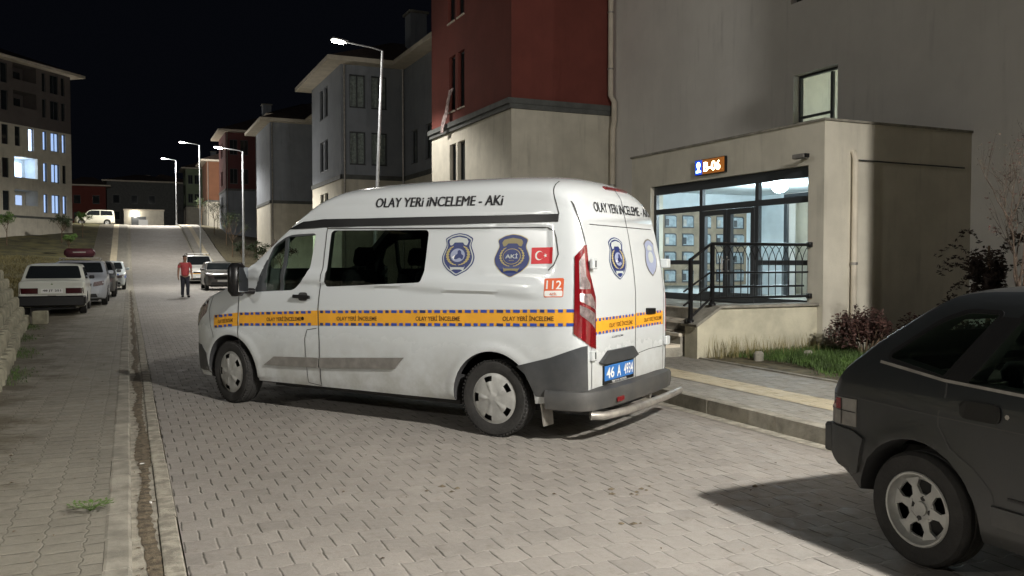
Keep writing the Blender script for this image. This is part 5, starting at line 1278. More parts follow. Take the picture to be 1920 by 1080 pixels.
# ---- the blocks further up the street
def block(label, y0, y1, gz_, trimz, top, cu, cl, xm=12.8, xw=9.6, wing=7.2, wins=True, group='apartment blocks along the street', trimm=None, depth=11):
    """wing at the far end (y1), main wall towards y0, hipped roof with wide eaves"""
    b = empty('apartment_block', (xw, y1, gz_), 0, label, 'apartment block', group)
    T0 = Matrix.Translation((-xw, -y1, -gz_)); wy = y1 - wing; xe = xm + depth - 3
    def bb(mb, name, par=b): o = mb.build(name); o.data.transform(T0); o.parent = par; return o
    def two(z0, z1, m, name, holesA, holesB):
        mb = MB(); PA = wallpanel(mb, (xw, y1), (xw, wy), z0, z1, holesA, m, .2, (1, 0, 0))
        PB_ = wallpanel(mb, (xw, wy), (xm, wy), z0, z1, holesB, m, .2, (0, 1, 0))
        PC = wallpanel(mb, (xm, wy), (xm, y0), z0, z1, [(1.2, 2.2, h[2], h[3]) for h in holesA[:1]] + [(3.4, 4.4, h[2], h[3]) for h in holesA[:1]] if holesA else [], m, .2, (1, 0, 0))
        mb.add([(xm, y0, z0), (xe, y0, z0), (xe, y0, z1), (xm, y0, z1), (xe, y1, z0), (xe, y1, z1), (xw, y1, z0), (xw, y1, z1)], [(0, 1, 2, 3), (1, 4, 5, 2), (4, 6, 7, 5)], m)
        bb(mb, name)
        for P_, hs in ((PA, holesA), (PB_, holesB), (PC, [(1.2, 2.2, h[2], h[3]) for h in holesA[:1]] + [(3.4, 4.4, h[2], h[3]) for h in holesA[:1]])):
            for h in hs:
                W_ = window(None, P_, h, 2, curtain=wins == 'curtain', sill=True)
                W_.data.transform(T0); W_.parent = b
                for c_ in W_.children: c_.data.transform(T0)
    fl = (top - trimz - .6)
    hA = [(wing * .30, wing * .42, 0, 0), (wing * .46, wing * .58, 0, 0)]; hB = [(.42, 1.22, 0, 0), (1.52, 2.32, 0, 0)]
    lowz = (gz_ + (trimz - gz_) * .5, trimz - .45)
    two(gz_ - 1.0, trimz, cl, 'lower_wall', [(a, c, *lowz) for a, c, _, _ in hA] if wins else [], [])
    nfl = max(1, int(round((top - trimz) / 2.8))); up = []; ub = []
    for i in range(nfl):
        za = trimz + .75 + i * (top - trimz) / nfl; zb = za + 1.6
        up += [(a, c, za, zb) for a, c, _, _ in hA]; ub += [(a, c, za, zb) for a, c, _, _ in hB]
    two(trimz + .22, top, cu, 'upper_wall', up if wins else [], ub if wins else [])
    mb = MB(); band(mb, [(xm + .0, y0), (xm, wy), (xw, wy), (xw, y1)], trimz, trimz + .22, .06, trimm or M_TRIM); bb(mb, 'string_course')
    ov = .8; mb = MB(); ex0, ex1, ey0, ey1 = xw - ov, xe + ov, wy - ov, y1 + ov
    mb.box(ex0, ex1, ey0, ey1, top, top + .22, M_EAVE); mb.box(xm - ov, ex1, y0 - ov, ey0, top, top + .218, M_EAVE); bb(mb, 'eaves')
    mb = MB(); h = 2.0; zc = top + .22; cxm = (ex0 + ex1) / 2; cym = (ey0 + ey1) / 2
    mb.add([(ex0 + .05, ey0 + .05, zc), (ex1 - .05, ey0 + .05, zc), (ex1 - .05, ey1 - .05, zc), (ex0 + .05, ey1 - .05, zc), (cxm - 2, cym, zc + h), (cxm + 2, cym, zc + h)], [(0, 1, 5, 4), (1, 2, 5), (2, 3, 4, 5), (3, 0, 4)], M_ROOF)
    mb.add([(xm - ov + .05, y0 - ov + .05, zc), (ex1 - .05, y0 - ov + .05, zc), (cxm + 1, y0 + 3, zc + h * .9), (xm - ov + .05, ey0, zc), (ex1 - .05, ey0, zc), (cxm + 1, ey0, zc + h * .9)], [(0, 1, 2), (0, 2, 5, 3), (1, 4, 5, 2)], M_ROOF)
    r_ = bb(mb, 'roof')
    mb = MB(); mb.box(cxm - 1.4, cxm - .5, cym - 1.6, cym - .6, zc + .6, zc + h + 1.3, M_PLAST); mb.box(cxm - 1.5, cxm - .4, cym - 1.7, cym - .5, zc + h + 1.3, zc + h + 1.42, M_CONC); c_ = bb(mb, 'chimney'); c_.parent = r_
    mb = MB(); mb.tube([(xw + .15, wy - .08, gz_), (xw + .15, wy - .08, top)], .05, M_STEEL, 6); mb.tube([(xm - .08, wy - .1, gz_), (xm - .08, wy - .1, top)], .05, M_STEEL, 6); bb(mb, 'downpipe')
    return b
block('grey block with curtained windows just behind the first tall street lamp', 33.5, 49.0, 0, 5.55, 11.15, M_PLAST, M_CREAM, wins='curtain')
block('plain pale grey block with cream base and no visible windows left of the curtained block', 56.5, 72.0, .5, 5.75, 11.7, M_PLAST, M_CREAM, wins=False)
M_DKRED = mat('dark_maroon_plaster', (.12, .045, .045), .93)
block('dark maroon block with grey lower storeys standing above the slope', 84, 103, 3.0, 9.0, 15.2, M_DKRED, M_PLAST)
block('narrow terracotta coloured block beyond the maroon one', 117, 127, 4.8, 9.3, 14.6, M_ORANGE, M_CREAM, wins=False)
block('pale green block with cream ground floor at the top of the street', 148, 172, 5.6, 11.2, 18.0, M_GRNPL, M_CREAM, xm=13.5)
block('very dark unlit block in the distance behind the gate house', 176, 205, 5.6, 11.0, 16.2, M_TRIM, M_TRIM, xm=4, xw=-2, wins=False)
def far_box(name, label, x0, x1, y0, y1, z0, z1, m, eave=True, wins=True):
    b = empty(name, (x0, y0, z0), 0, label, 'building'); w_, d_, h_ = x1 - x0, y1 - y0, z1 - z0
    mb = MB(); hs = []
    if wins:
        for f_ in range(int(h_ / 3)):
            for k in range(int(w_ / 3)): hs.append((w_ - (1 + k * 3 + 1.1), w_ - (1 + k * 3), 1.0 + f_ * 3, 2.5 + f_ * 3))
    P_ = wallpanel(mb, (w_, 0), (0, 0), 0, h_, hs, m, .2, (0, 1, 0)); mb.add([(0, 0, 0), (0, d_, 0), (0, d_, h_), (0, 0, h_), (w_, 0, 0), (w_, d_, 0), (w_, d_, h_), (w_, 0, h_)], [(0, 1, 2, 3), (4, 5, 6, 7), (1, 5, 6, 2)], m); mb.build('wall', b)
    for h in hs: window(b, P_, h, 1, sill=False)
    if eave: mb = MB(); mb.box(-.8, w_ + .8, -.8, d_ + .8, h_, h_ + .25, M_EAVE); mb.add([(-.7, -.7, h_ + .25), (w_ + .7, -.7, h_ + .25), (w_ + .7, d_ + .7, h_ + .25), (-.7, d_ + .7, h_ + .25), (w_ / 2 - 1, d_ / 2, h_ + 2), (w_ / 2 + 1, d_ / 2, h_ + 2)], [(0, 1, 5, 4), (1, 2, 5), (2, 3, 4, 5), (3, 0, 4)], M_ROOF); mb.build('roof', b)
    return b
far_box('red_building', 'dark red low building far behind the minibus on the left', -9.6, -3.5, 168, 178, 4.5, 14.6, M_RED)
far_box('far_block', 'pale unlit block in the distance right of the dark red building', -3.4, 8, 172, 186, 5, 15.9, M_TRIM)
gh = far_box('gate_house', 'small tan gate building with a lit lamp at the top of the hill', -.5, 5.0, 140, 146, 5.5, 9.0, M_CREAM, eave=False, wins=False)
mb = MB(); mb.box(-.1, 5.6, -.1, 6.1, 3.5, 3.7, M_EAVE); mb.build('flat_roof', gh)
mb = MB(); mb.box(1.0, 3.0, -.05, .02, 0, 2.6, M_FRAME); mb.build('door', gh)
lo_ = empty('bulkhead_lamp', (1.0, 139.9, 8.4), 0, 'small round lit lamp on the far gate house', 'lamp'); mb = MB(); mb.lathe([(.22, 0), (.18, -.12), (0, -.16)], M_LAMPE, 12, 'y'); mb.build('glass', lo_)
bulb('gate_light', (1.0, 139.2, 8.2), 40, (1, .93, .8), .1)
sgn = empty('notice_board', (2.0, 132.0, 5.7), 0, 'small white notice board in front of the far gate house', 'sign'); mb = MB(); mb.box(-.6, .6, -.03, .03, .5, 1.6, M_WHV); mb.build('panel', sgn); mb = MB(); mb.box(-.5, -.44, 0, .06, 0, .5, M_STEEL); mb.box(.44, .5, 0, .06, 0, .5, M_STEEL); mb.build('legs', sgn)

# ---- the tall block on the left hill
BL = empty('corner_block', (-4.9, 93.2, 3.6), 0, 'five-storey cream block on the left hill with lit windows and one lit balcony', 'apartment block')
bd = Vector((-.637, -.770)); bn_ = Vector((-.770, .637))      # along the facade towards us, and into the building
LG = 17.0
def BP(u): v = bd * u; return (v.x, v.y)
M_LITW = mat('lit_curtain_blue', (.6, .7, .9), .8, emit=(.36, .50, .80), estr=.55); M_LITB = mat('lit_room_blue', (.8, .9, 1), .8, emit=(.55, .68, 1), estr=1.5)
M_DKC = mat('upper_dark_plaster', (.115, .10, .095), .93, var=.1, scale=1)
ft = [1.81, 4.72, 7.65, 10.65, 13.05]                        # floor sill levels above the base
fl_h = []
for i in range(5):
    z = ft[i] + .55
    hs = [(.70, 1.15, z, z + 1.75), (1.5, 2.5, z, z + 1.75), (3.0, 3.45, z, z + 1.75), (7.3, 8.0, z, z + 1.75), (11.0, 12.0, z, z + 1.75)]
    if i in (0, 3, 4): hs.append((4.1, 6.7, ft[i] + .2, ft[i] + 2.5))
    elif i == 1: hs.append((4.1, 6.7, ft[i] + .25, ft[i] + 2.55))
    else: hs += [(4.5, 5.1, z - .3, z + 1.75), (6.0, 6.6, z, z + 1.75)]
    fl_h.append(hs)
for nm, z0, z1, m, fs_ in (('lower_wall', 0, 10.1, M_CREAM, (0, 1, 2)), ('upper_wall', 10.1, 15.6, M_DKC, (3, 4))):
    mb = MB(); hs = [h for f_ in fs_ for h in fl_h[f_]]
    Pb = wallpanel(mb, BP(0), BP(LG), z0, z1, hs, m, .3, tuple(bn_))
    a = Vector(BP(0)); b_ = a + bn_ * 12; c_ = Vector(BP(LG)); d_ = c_ + bn_ * 12
    mb.add([(a.x, a.y, z0), (b_.x, b_.y, z0), (b_.x, b_.y, z1), (a.x, a.y, z1), (d_.x, d_.y, z0), (d_.x, d_.y, z1), (c_.x, c_.y, z0), (c_.x, c_.y, z1)], [(0, 1, 2, 3), (1, 4, 5, 2), (4, 6, 7, 5)], m); mb.build(nm, BL)
    for h in hs:
        big = h[1] - h[0] > 2; fi = [i for i in fs_ if h in fl_h[i]][0]
        if big:
            mb = MB(); q = lambda u, z, k: Pb(u, z, k / .3); D = 1.5; mm = M_INWH if fi == 1 else m
            mb.add([q(h[0], h[2], .3), q(h[1], h[2], .3), q(h[1], h[3], .3), q(h[0], h[3], .3), q(h[0], h[2], D), q(h[1], h[2], D), q(h[1], h[3], D), q(h[0], h[3], D)], [(0, 1, 5, 4), (1, 2, 6, 5), (2, 3, 7, 6), (3, 0, 4, 7), (4, 5, 6, 7)], mm); bal = mb.build('balcony', BL)
            mb = MB(); u0 = h[0] + .8
            for (a_, b2, lt) in ((h[0] + .4, h[0] + 1.1, fi <= 1), (h[1] - .75, h[1] - .1, fi <= 1)):
                mm2 = (M_LITB if fi == 1 else M_LITW) if lt else M_DARKG
                mb.add([q(a_, h[2] + .05, D - .03), q(b2, h[2] + .05, D - .03), q(b2, h[2] + 1.9, D - .03), q(a_, h[2] + 1.9, D - .03)], [(0, 1, 2, 3)], mm2)
            mb.build('balcony_door', bal)
            mb = MB(); mb.add([q(h[0], h[2], -.02), q(h[1], h[2], -.02), q(h[1], h[2] + (.45 if fi == 1 else .9), -.02), q(h[0], h[2] + (.45 if fi == 1 else .9), -.02), q(h[0], h[2], .06), q(h[1], h[2], .06), q(h[1], h[2] + (.45 if fi == 1 else .9), .06), q(h[0], h[2] + (.45 if fi == 1 else .9), .06)], [(0, 1, 2, 3), (4, 5, 6, 7), (3, 2, 6, 7)], m); mb.build('parapet', bal)
        else:
            lit = None
            if fi in (0, 1, 2) and h[0] < 4: lit = M_LITW
            if fi == 2 and 4 < h[0] < 5: lit = M_LITB
            if fi == 1 and h[0] < 1: lit = None
            window(BL, Pb, h, 2 if h[1] - h[0] > .9 else 1, curtain=bool(lit), lit=lit, sill=False, depth=.3)
mb = MB(); e0, e1 = Vector(BP(-1.0)), Vector(BP(LG + 1)); q = [e0 - bn_ * .9, e1 - bn_ * .9, e1 + bn_ * 13, e0 + bn_ * 13]
mb.prism([tuple(v) for v in q], 15.6, 15.85, M_EAVE); mb.build('eaves', BL)
mb = MB(); cm = (q[0] + q[1] + q[2] + q[3]) / 4; mb.add([(v.x, v.y, 15.85) for v in q] + [(cm.x, cm.y, 18.5)], [(0, 1, 4), (1, 2, 4), (2, 3, 4), (3, 0, 4)], M_ROOF); mb.build('roof', BL)
mb = MB(); band(mb, [BP(LG), BP(0)], 1.78, 1.98, .12, M_TRIM); mb.build('string_course', BL)
mb = MB(); qq = [Vector(BP(0)) - bn_ * .15, Vector(BP(LG)) - bn_ * .15, Vector(BP(LG)) + bn_ * 12, Vector(BP(0)) + bn_ * 12]; mb.prism([tuple(v) for v in qq], -4, -.0, M_CREAM); mb.build('basement_wall', BL)
bulb('balcony_light', tuple(Vector((-4.9, 93.2, 3.6)) + Vector((*(bd * 5.4 + bn_ * .7), 6.6))), 22, (.7, .82, 1), .1)
# ------------------------------------------------------------------ street lamps
SPILL = .14
def street_lamp(label, x, y, top, arm=(-1.05, -.15), lean=(.28, -.22), lit=True, power=None, g=None, light=True, tilt=0, spill=None, cone=164):
    z0 = gz(y) + (.15 if x > 5 else .05 if x > -2.7 else bank(x, y)); o = empty('street_lamp', (x, y, z0), 0, label, 'street lamp', g); H_ = top - z0
    mb = MB(); mb.tube([(0, 0, 0), (lean[0], lean[1], H_)], [.075, .042], M_GALV, 12); mb.lathe([(.16, 0), (.16, .02), (.09, .04), (.085, .5)], M_GALV, 12); mb.build('pole', o, 60)
    hx, hy = lean[0] + arm[0], lean[1] + arm[1]
    mb = MB(); mb.tube([(lean[0], lean[1], H_), (lean[0] + arm[0] * .3, lean[1] + arm[1] * .3, H_ + .07), (hx, hy, H_ + .14)], .025, M_GALV, 8); mb.build('arm', o, 60)
    T = Matrix.Translation((hx, hy, H_ + .14)) @ Matrix.Rotation(math.atan2(arm[1], arm[0]), 4, 'Z') @ Matrix.Rotation(R(-6), 4, 'Y')
    mb = MB(); mb.box(-.05, .50, -.13, .13, -.03, .05, M_GALV, T, bev=.025); hd_ = mb.build('lamp_head', o, 40)
    mb = MB(); mb.box(.06, .46, -.11, .11, -.075, -.031, M_LAMPE if lit else M_CLRL, T, bev=.02); mb.build('lens', hd_)
    if lit and light:
        l = bpy.data.lights.new('street_light', 'SPOT'); l.energy = power or LAMP_W; l.color = LAMP_COL; l.spot_size = R(cone); l.spot_blend = .35; l.shadow_soft_size = .12
        lo = bpy.data.objects.new('street_light', l); COL.objects.link(lo); lo.location = (x + hx + arm[0] * .25, y + hy + arm[1] * .25, top + .02)
        p_ = bpy.data.lights.new('street_light_spill', 'POINT'); p_.energy = l.energy * (spill or SPILL); p_.color = LAMP_COL; p_.shadow_soft_size = .12
        p_.shadow_soft_size = .12 if not spill or spill < 1 else .26; po = bpy.data.objects.new('street_light_spill', p_); COL.objects.link(po); po.location = (lo.location.x, lo.location.y, top - .02)
        lo.rotation_euler = (R(tilt), R(6 if arm[0] < 0 else -6), 0)
    return o
G = 'street lamps along the pavement'
street_lamp('tallest looking lit street lamp behind the van roof, leaning slightly right', 7.55, 28.3, 8.55, arm=(-1.25, -.1), lean=(.30, -.25), g=G, power=LAMP_W * .25, spill=.03, cone=134)
street_lamp('lit street lamp in front of the maroon block, third from the left', 5.9, 49.8, 7.6, lean=(.0, -.05), g=G, power=LAMP_W * .4)
street_lamp('lit street lamp with the highest small head, left of the maroon block', 5.4, 74, 10.9, lean=(.0, -.0), g=G, power=LAMP_W * .6)
street_lamp('lit street lamp farthest up the hill, before the pale green block', 5.15, 106, 13.05, lean=(0, 0), g=G, power=LAMP_W * 1.6, tilt=38)
street_lamp('unlit thin street lamp behind the minibus in front of the dark red building', -14, 150, 13.5, lean=(0, 0), lit=False)
street_lamp('lit street lamp standing on the right pavement behind the viewer', 5.95, -3.0, 6.9, arm=(-.75, 0), lean=(.1, 0), g=G, power=LAMP_W * .62, spill=1.15)
street_lamp('second lit street lamp behind the viewer', 5.95, -25.0, 7.2, lean=(.1, 0), g=G, power=LAMP_W * 1.3, spill=.35)
street_lamp('added fill light built as a tall street lamp on the left hillside, outside the view', -28, 3, 11.5, arm=(1.0, .2), lean=(0, 0), power=LAMP_W * .4, spill=1.5)  # added unseen lamp: broad fill for the facades and the van side
street_lamp('lit street lamp on the far left bank out of sight', -16, 66, 10.5, arm=(1.0, .2), lean=(0, 0), power=LAMP_W * .3, spill=.05)

# ------------------------------------------------------------------ the walking man
def skin_mesh(name, verts, edges, m, sub=2, root=0, parent=None):
    me = bpy.data.meshes.new(name); me.from_pydata([v[:3] for v in verts], edges, []); o = bpy.data.objects.new(name, me); COL.objects.link(o)
    sk = o.modifiers.new('s', 'SKIN'); sk.use_smooth_shade = True
    for i, v in enumerate(verts):
        me.skin_vertices[0].data[i].radius = (v[3], v[4] if len(v) > 4 else v[3]); me.skin_vertices[0].data[i].use_root = (i == root)
    ss = o.modifiers.new('u', 'SUBSURF'); ss.levels = sub; ss.render_levels = sub
    dg = bpy.context.evaluated_depsgraph_get(); dg.update(); nm = bpy.data.meshes.new_from_object(o.evaluated_get(dg)); o.modifiers.clear(); o.data = nm; nm.materials.append(m)
    o.parent = parent; return o
man = empty('person', (2.17, 38.4, 0), R(-83), 'man in a red short-sleeved T-shirt and dark trousers walking down the street', 'person')
# local: x forward (towards the viewer), y left, z up
bv = []; be = []
def chain(pts, start=None):
    prev = start
    for p in pts:
        bv.append(p); i = len(bv) - 1
        if prev is not None: be.append((prev, i))
        prev = i
    return prev
bv.append((0, 0, .93, .115, .095)); tip = chain([(0.01, 0, 1.08, .12, .10), (.0, 0, 1.25, .13, .10), (-.01, 0, 1.38, .13, .09), (.0, 0, 1.46, .06), (.01, 0, 1.53, .052)], 0)
neck = 3
chain([(.02, 0, 1.59, .085, .095), (.02, 0, 1.67, .09, .10), (.015, 0, 1.725, .045)], tip)
for s, (fx, hx, kz) in ((1, (.16, .05, .0)), (-1, (-.14, .02, .0))):
    chain([(0, s * .085, .86, .085), (fx * .55 + .03, s * .085, .48, .058), (fx - .02, s * .085, .10, .040), (fx + .02, s * .09, .04, .04), (fx + .13, s * .10, .03, .035)], 0)
    e = chain([(-.01, s * .17, 1.39, .062), (-.02, s * .225, 1.33, .052), (-.03 - fx * .25, s * .265, 1.10, .042), (.03 - fx * .5, s * .29, .88, .032), (.05 - fx * .6, s * .295, .82, .026)], 3)
    w_ = bv[e]
    for k, (dx, dz) in enumerate(((-.028, -.10), (-.010, -.115), (.010, -.115), (.028, -.10))): chain([(w_[0] + dx, w_[1], .785, .010), (w_[0] + dx * 1.2, w_[1] - s * .008, .82 + dz * .55, .009), (w_[0] + dx * 1.2, w_[1] - s * .022, .82 + dz * .95, .008)], e)
    chain([(w_[0] + .035, w_[1] - s * .012, .80, .010), (w_[0] + .050, w_[1] - s * .025, .76, .009)], e)
skin_mesh('body', bv, be, M_SKIN, 2, 0, man)
tv = [(0, 0, .86, .172, .145), (.03, 0, 1.05, .180, .150), (.005, 0, 1.25, .172, .135), (-.01, 0, 1.38, .150, .105), (0, 0, 1.45, .075)]; te = [(0, 1), (1, 2), (2, 3), (3, 4)]
for s, fx in ((1, .16), (-1, -.14)): k = len(tv); tv += [(-.01, s * .17, 1.395, .078), (-.02, s * .225, 1.33, .072), (-.03 - fx * .1, s * .25, 1.20, .068)]; te += [(3, k), (k, k + 1), (k + 1, k + 2)]
skin_mesh('t_shirt', tv, te, M_SHIRT, 2, 0, man)
tv = [(0, 0, .93, .150, .125)]; te = []
for s, fx in ((1, .16), (-1, -.14)): k = len(tv); tv += [(0, s * .085, .84, .118), (fx * .55 + .03, s * .085, .48, .084), (fx - .02, s * .085, .12, .066), (fx - .02, s * .085, .07, .064)]; te += [(0, k), (k, k + 1), (k + 1, k + 2), (k + 2, k + 3)]
skin_mesh('trousers', tv, te, M_TROUS, 2, 0, man)
skin_mesh('hair', [(-.03, 0, 1.66, .092, .098), (-.005, 0, 1.72, .098, .104), (.01, 0, 1.755, .07)], [(0, 1), (1, 2)], M_HAIR, 2, 0, man)
skin_mesh('beard', [(.055, -.035, 1.60, .035), (.075, 0, 1.585, .035), (.055, .035, 1.60, .035)], [(0, 1), (1, 2)], M_HAIR, 2, 1, man)
skin_mesh('nose', [(.095, 0, 1.66, .012), (.110, 0, 1.645, .014)], [(0, 1)], M_SKIN, 2, 0, man)
mb = MB()
for s in (-1, 1): mb.box(.088, .100, s * .032 - .012, s * .032 + .012, 1.668, 1.680, M_HAIR, bev=.003)
mb.build('eyes', man)
for s, fx in ((1, .16), (-1, -.14)): mb = MB(); mb.box(fx - .07, fx + .19, s * .095 - .045, s * .095 + .045, 0, .085, M_BLACK, bev=.03); mb.build('shoe', man, 50)

# ------------------------------------------------------------------ plants
def leafy(mb, c, r, n, m, size=.05, seed=0, flat=1.0, lumpy=.35):
    q = random.Random(seed); lobes = [(Vector((q.uniform(-1, 1), q.uniform(-1, 1), q.uniform(-.8, 1))).normalized() * q.uniform(.3, .85), q.uniform(.3, .6)) for _ in range(14)]
    for _ in range(n):
        l, lr = q.choice(lobes); d = Vector((q.gauss(0, 1), q.gauss(0, 1), q.gauss(0, 1))).normalized() * lr * q.random()**.4
        p = l + d; p = Vector((p.x * r[0], p.y * r[1], p.z * r[2])) + Vector(c)
        a = Vector((q.gauss(0, 1), q.gauss(0, 1), q.gauss(0, 1))).normalized(); b = a.orthogonal().normalized(); s = size * q.uniform(.5, 1.4)
        mb.add([p - a * s, p + b * s * .45, p + a * s, p - b * s * .45], [(0, 1, 2, 3)], m)
def branch(mb, p, d, ln, r, dep, q, m, tips, spread=.6, up=.2):
    pts = [Vector(p)]; dd = Vector(d).normalized()
    for i in range(4): dd = (dd + Vector((q.gauss(0, .12), q.gauss(0, .12), q.gauss(0, .08) + up * .1))).normalized(); pts.append(pts[-1] + dd * ln / 4)
    mb.tube(pts, [r, r * .88, r * .76, r * .64, r * .5], m, 5 if dep else 4, cap=False)
    if dep == 0: tips.append(pts[-1]); return
    for k in range(q.choice((2, 3, 3))):
        i = q.choice((2, 3, 4)); nd = (dd + Vector((q.gauss(0, spread), q.gauss(0, spread), q.gauss(0, spread * .5) + up))).normalized(); branch(mb, pts[i], nd, ln * q.uniform(.55, .8), r * .55, dep - 1, q, m, tips, spread, up)
# red-brown bush at the porch's right foot
bs = empty('bush', (9.55, 9.0, .12), 0, 'dense dark red-brown bush at the right foot of the porch wall', 'bush')
mb = MB(); leafy(mb, (0, 0, .38), (.46, .44, .30), 4200, M_LEAFR, .024, 3)
q_ = random.Random(9)
for i in range(60): a = q_.uniform(0, 6.28); r_ = q_.uniform(.1, .4); leafy(mb, (r_ * math.cos(a), r_ * math.sin(a), .60 + q_.uniform(-.1, .12)), (.03, .03, .10), 22, M_LEAFR, .022, i)
mb.build('foliage', bs)
mb = MB(); 
for i in range(14): a = i * .45; mb.tube([(0, 0, 0), (.2 * math.cos(a), .2 * math.sin(a), .3), (.34 * math.cos(a), .32 * math.sin(a), .52)], [.012, .009, .004], M_BARK, 5)
mb.build('stems', bs)
bs2 = empty('bush', (10.6, 8.9, .15), 0, 'low dark red-brown bush in the shade right of the barberry', 'bush'); mb = MB(); leafy(mb, (0, 0, .25), (.8, .5, .34), 3000, M_LEAFR, .03, 5); mb.build('foliage', bs2)
mb = MB()
for i in range(8): a = i * .8; mb.tube([(0, 0, 0), (.4 * math.cos(a), .3 * math.sin(a), .4)], [.01, .004], M_BARK, 5)
mb.build('stems', bs2)
# bare young tree with its stake and the dark shrub at the right edge
tr = empty('young_tree', (8.72, 6.12, .15), 0, 'bare young tree tied to a stake at the right edge beside the shaded wall', 'tree')
tr.scale = (.55, .55, .62); q_ = random.Random(21); mb = MB(); tips = []
mb.tube([(0, 0, 0), (.03, .02, .9), (.0, .0, 1.9)], [.045, .04, .032], M_TWIG, 8)
for k in range(6): a = k * 1.05; branch(mb, (0, 0, 1.5 + .09 * k), (math.cos(a) * .55, math.sin(a) * .55, 1), 1.25, .020, 3, q_, M_TWIG, tips, .5, .3)
mb.build('trunk_and_branches', tr, 60)
mb = MB()
for i, t in enumerate(tips):
    if q_.random() < .85: leafy(mb, t - Vector((0, 0, .05)), (.15, .15, .16), 16 if t.z < 3.0 else 5, M_LEAFR if i % 3 else M_TWIG, .035, i)
mb.build('withered_leaves', tr)
mb = MB(); mb.tube([(.12, -.05, 0), (.12, -.05, 3.4)], .035, mat('stake_wood', (.38, .22, .08), .8, var=.4, scale=9), 8); mb.build('stake', tr)
dk = empty('dark_shrub', (10.7, 7.95, .15), 0, 'dark upright shrub with drooping side sprays beside the staked bare tree', 'shrub')
mb = MB(); M_LEAFK = mat('dark_shrub_leaves', (.035, .022, .018), .7, var=.4, scale=5)
leafy(mb, (0, 0, 1.05), (.24, .24, .55), 3500, M_LEAFK, .035, 13); leafy(mb, (0, 0, .35), (.42, .42, .3), 1500, M_LEAFK, .04, 14)
q_ = random.Random(4)
for k in range(34):
    a = q_.uniform(0, 6.28); z = q_.uniform(.5, 1.75); pr = None
    for i in range(9):
        t = i / 8; p = (math.cos(a) * (.2 + .42 * t), math.sin(a) * (.2 + .42 * t), z + .22 * math.sin(t * 2.2) - .15 * t * t)
        leafy(mb, p, (.05, .05, .03), 7, M_LEAFK, .032, k * 10 + i)
mb.build('foliage', dk); mb = MB(); mb.tube([(0, 0, 0), (0, 0, 1.6)], [.04, .015], M_BARK, 8); mb.build('stem', dk)
# small street trees up the right slope and shrubs on the left bank
def small_tree(label, x, y, h, s, m, g, n=900, name='small_tree'):
    z0 = gz(y) + (bank(x, y) if x < -2.75 else .1 - (0 if y < 60 else min(1.2, (x - 7.46) * .12)))
    o = empty(name, (x, y, z0), 0, label, 'tree', g); q = random.Random(s); tp = []; mb = MB(); mb.tube([(0, 0, 0), (.03, 0, h * .45)], [.05, .035], M_BARK, 6)
    for k in range(5): a = k * 1.3 + s; branch(mb, (.02, 0, h * (.38 + .03 * k)), (math.cos(a) * .5, math.sin(a) * .5, 1), h * .36, .022, 1, q, M_BARK, tp, .5, .3)
    mb.build('trunk', o, 60); mb = MB()
    for i, t in enumerate(tp): leafy(mb, t, (h * .13, h * .13, h * .12), n // len(tp), m, .055, s * 50 + i)
    mb.build('crown', o)
SG = 'small trees on the slope below the blocks'
for i, (x, y, h, lb) in enumerate(((8.3, 78, 3.4, 'thin small tree right of the hill pavement, lowest on the slope'), (8.6, 86, 3.2, 'thin small tree right of the hill pavement, second up the slope'), (8.2, 94, 3.3, 'thin small tree near the top of the right hill pavement'), (9.2, 101, 3.0, 'thin small tree at the crest beside the cream ground floors'), (8.0, 108, 3.2, 'thin small tree farthest up beyond the crest'))): small_tree(lb, x, y, h, i + 3, M_LEAFD, SG, 500)
for i, (x, y, h, lb) in enumerate(((8.4, 62, 2.3, 'dark bushy shrub at the right foot of the hill'), (8.1, 69, 2.0, 'dark bushy shrub behind the white minivan'), (8.9, 56, 2.4, 'brownish shrub beside the second lamp post'))): small_tree(lb, x, y, h, i + 30, M_LEAFR if i == 2 else M_LEAFD, 'shrubs at the foot of the right slope', 1600, 'shrub')
for i, (x, y, h, lb) in enumerate(((-13.6, 80, 3.6, 'dark small tree before the lit balcony block, farthest left'), (-9.2, 82, 2.6, 'spreading yellowish shrub below the string course of the left block'), (-5.4, 86, 2.4, 'small dark tree beside the corner of the left block'), (-3.9, 90, 2.3, 'round olive shrub between the left block and the hill pavement'), (-4.4, 78, 1.6, 'low olive shrub lower down beside the hill pavement'))): small_tree(lb, x, y, h, i + 60, M_LEAFG if i in (1, 3, 4) else M_LEAFD, 'trees on the left bank', 1300)
# grass
def blades(name, n, area, hgt, m, zf, seed, lean=.35, wd=.004):
    q = random.Random(seed); V = []; F = []
    for i in range(n):
        x, y = area(q)
        if x is None: continue
        h = hgt(x, y) * q.uniform(.4, 1.2)
        if h <= 0: continue
        z = zf(x, y); a = q.uniform(0, 6.28); lx, ly = math.cos(a) * lean * h, math.sin(a) * lean * h; w_ = wd * q.uniform(.7, 1.5); px, py = -math.sin(a) * w_, math.cos(a) * w_
        k = len(V); V += [(x - px, y - py, z), (x + px, y + py, z), (x + lx * .35 + px * .7, y + ly * .35 + py * .7, z + h * .6), (x + lx * .35 - px * .7, y + ly * .35 - py * .7, z + h * .6), (x + lx, y + ly, z + h)]
        F += [(k, k + 1, k + 2, k + 3), (k + 3, k + 2, k + 4)]
    me = bpy.data.meshes.new(name); me.from_pydata(V, [], F); me.materials.append(m); return setp(link(name, me), kind='stuff')
def vg(x, y): return .16 + (.03 * math.sin(x * 3 + y) + .02 * math.sin(y * 2.3)) * .6
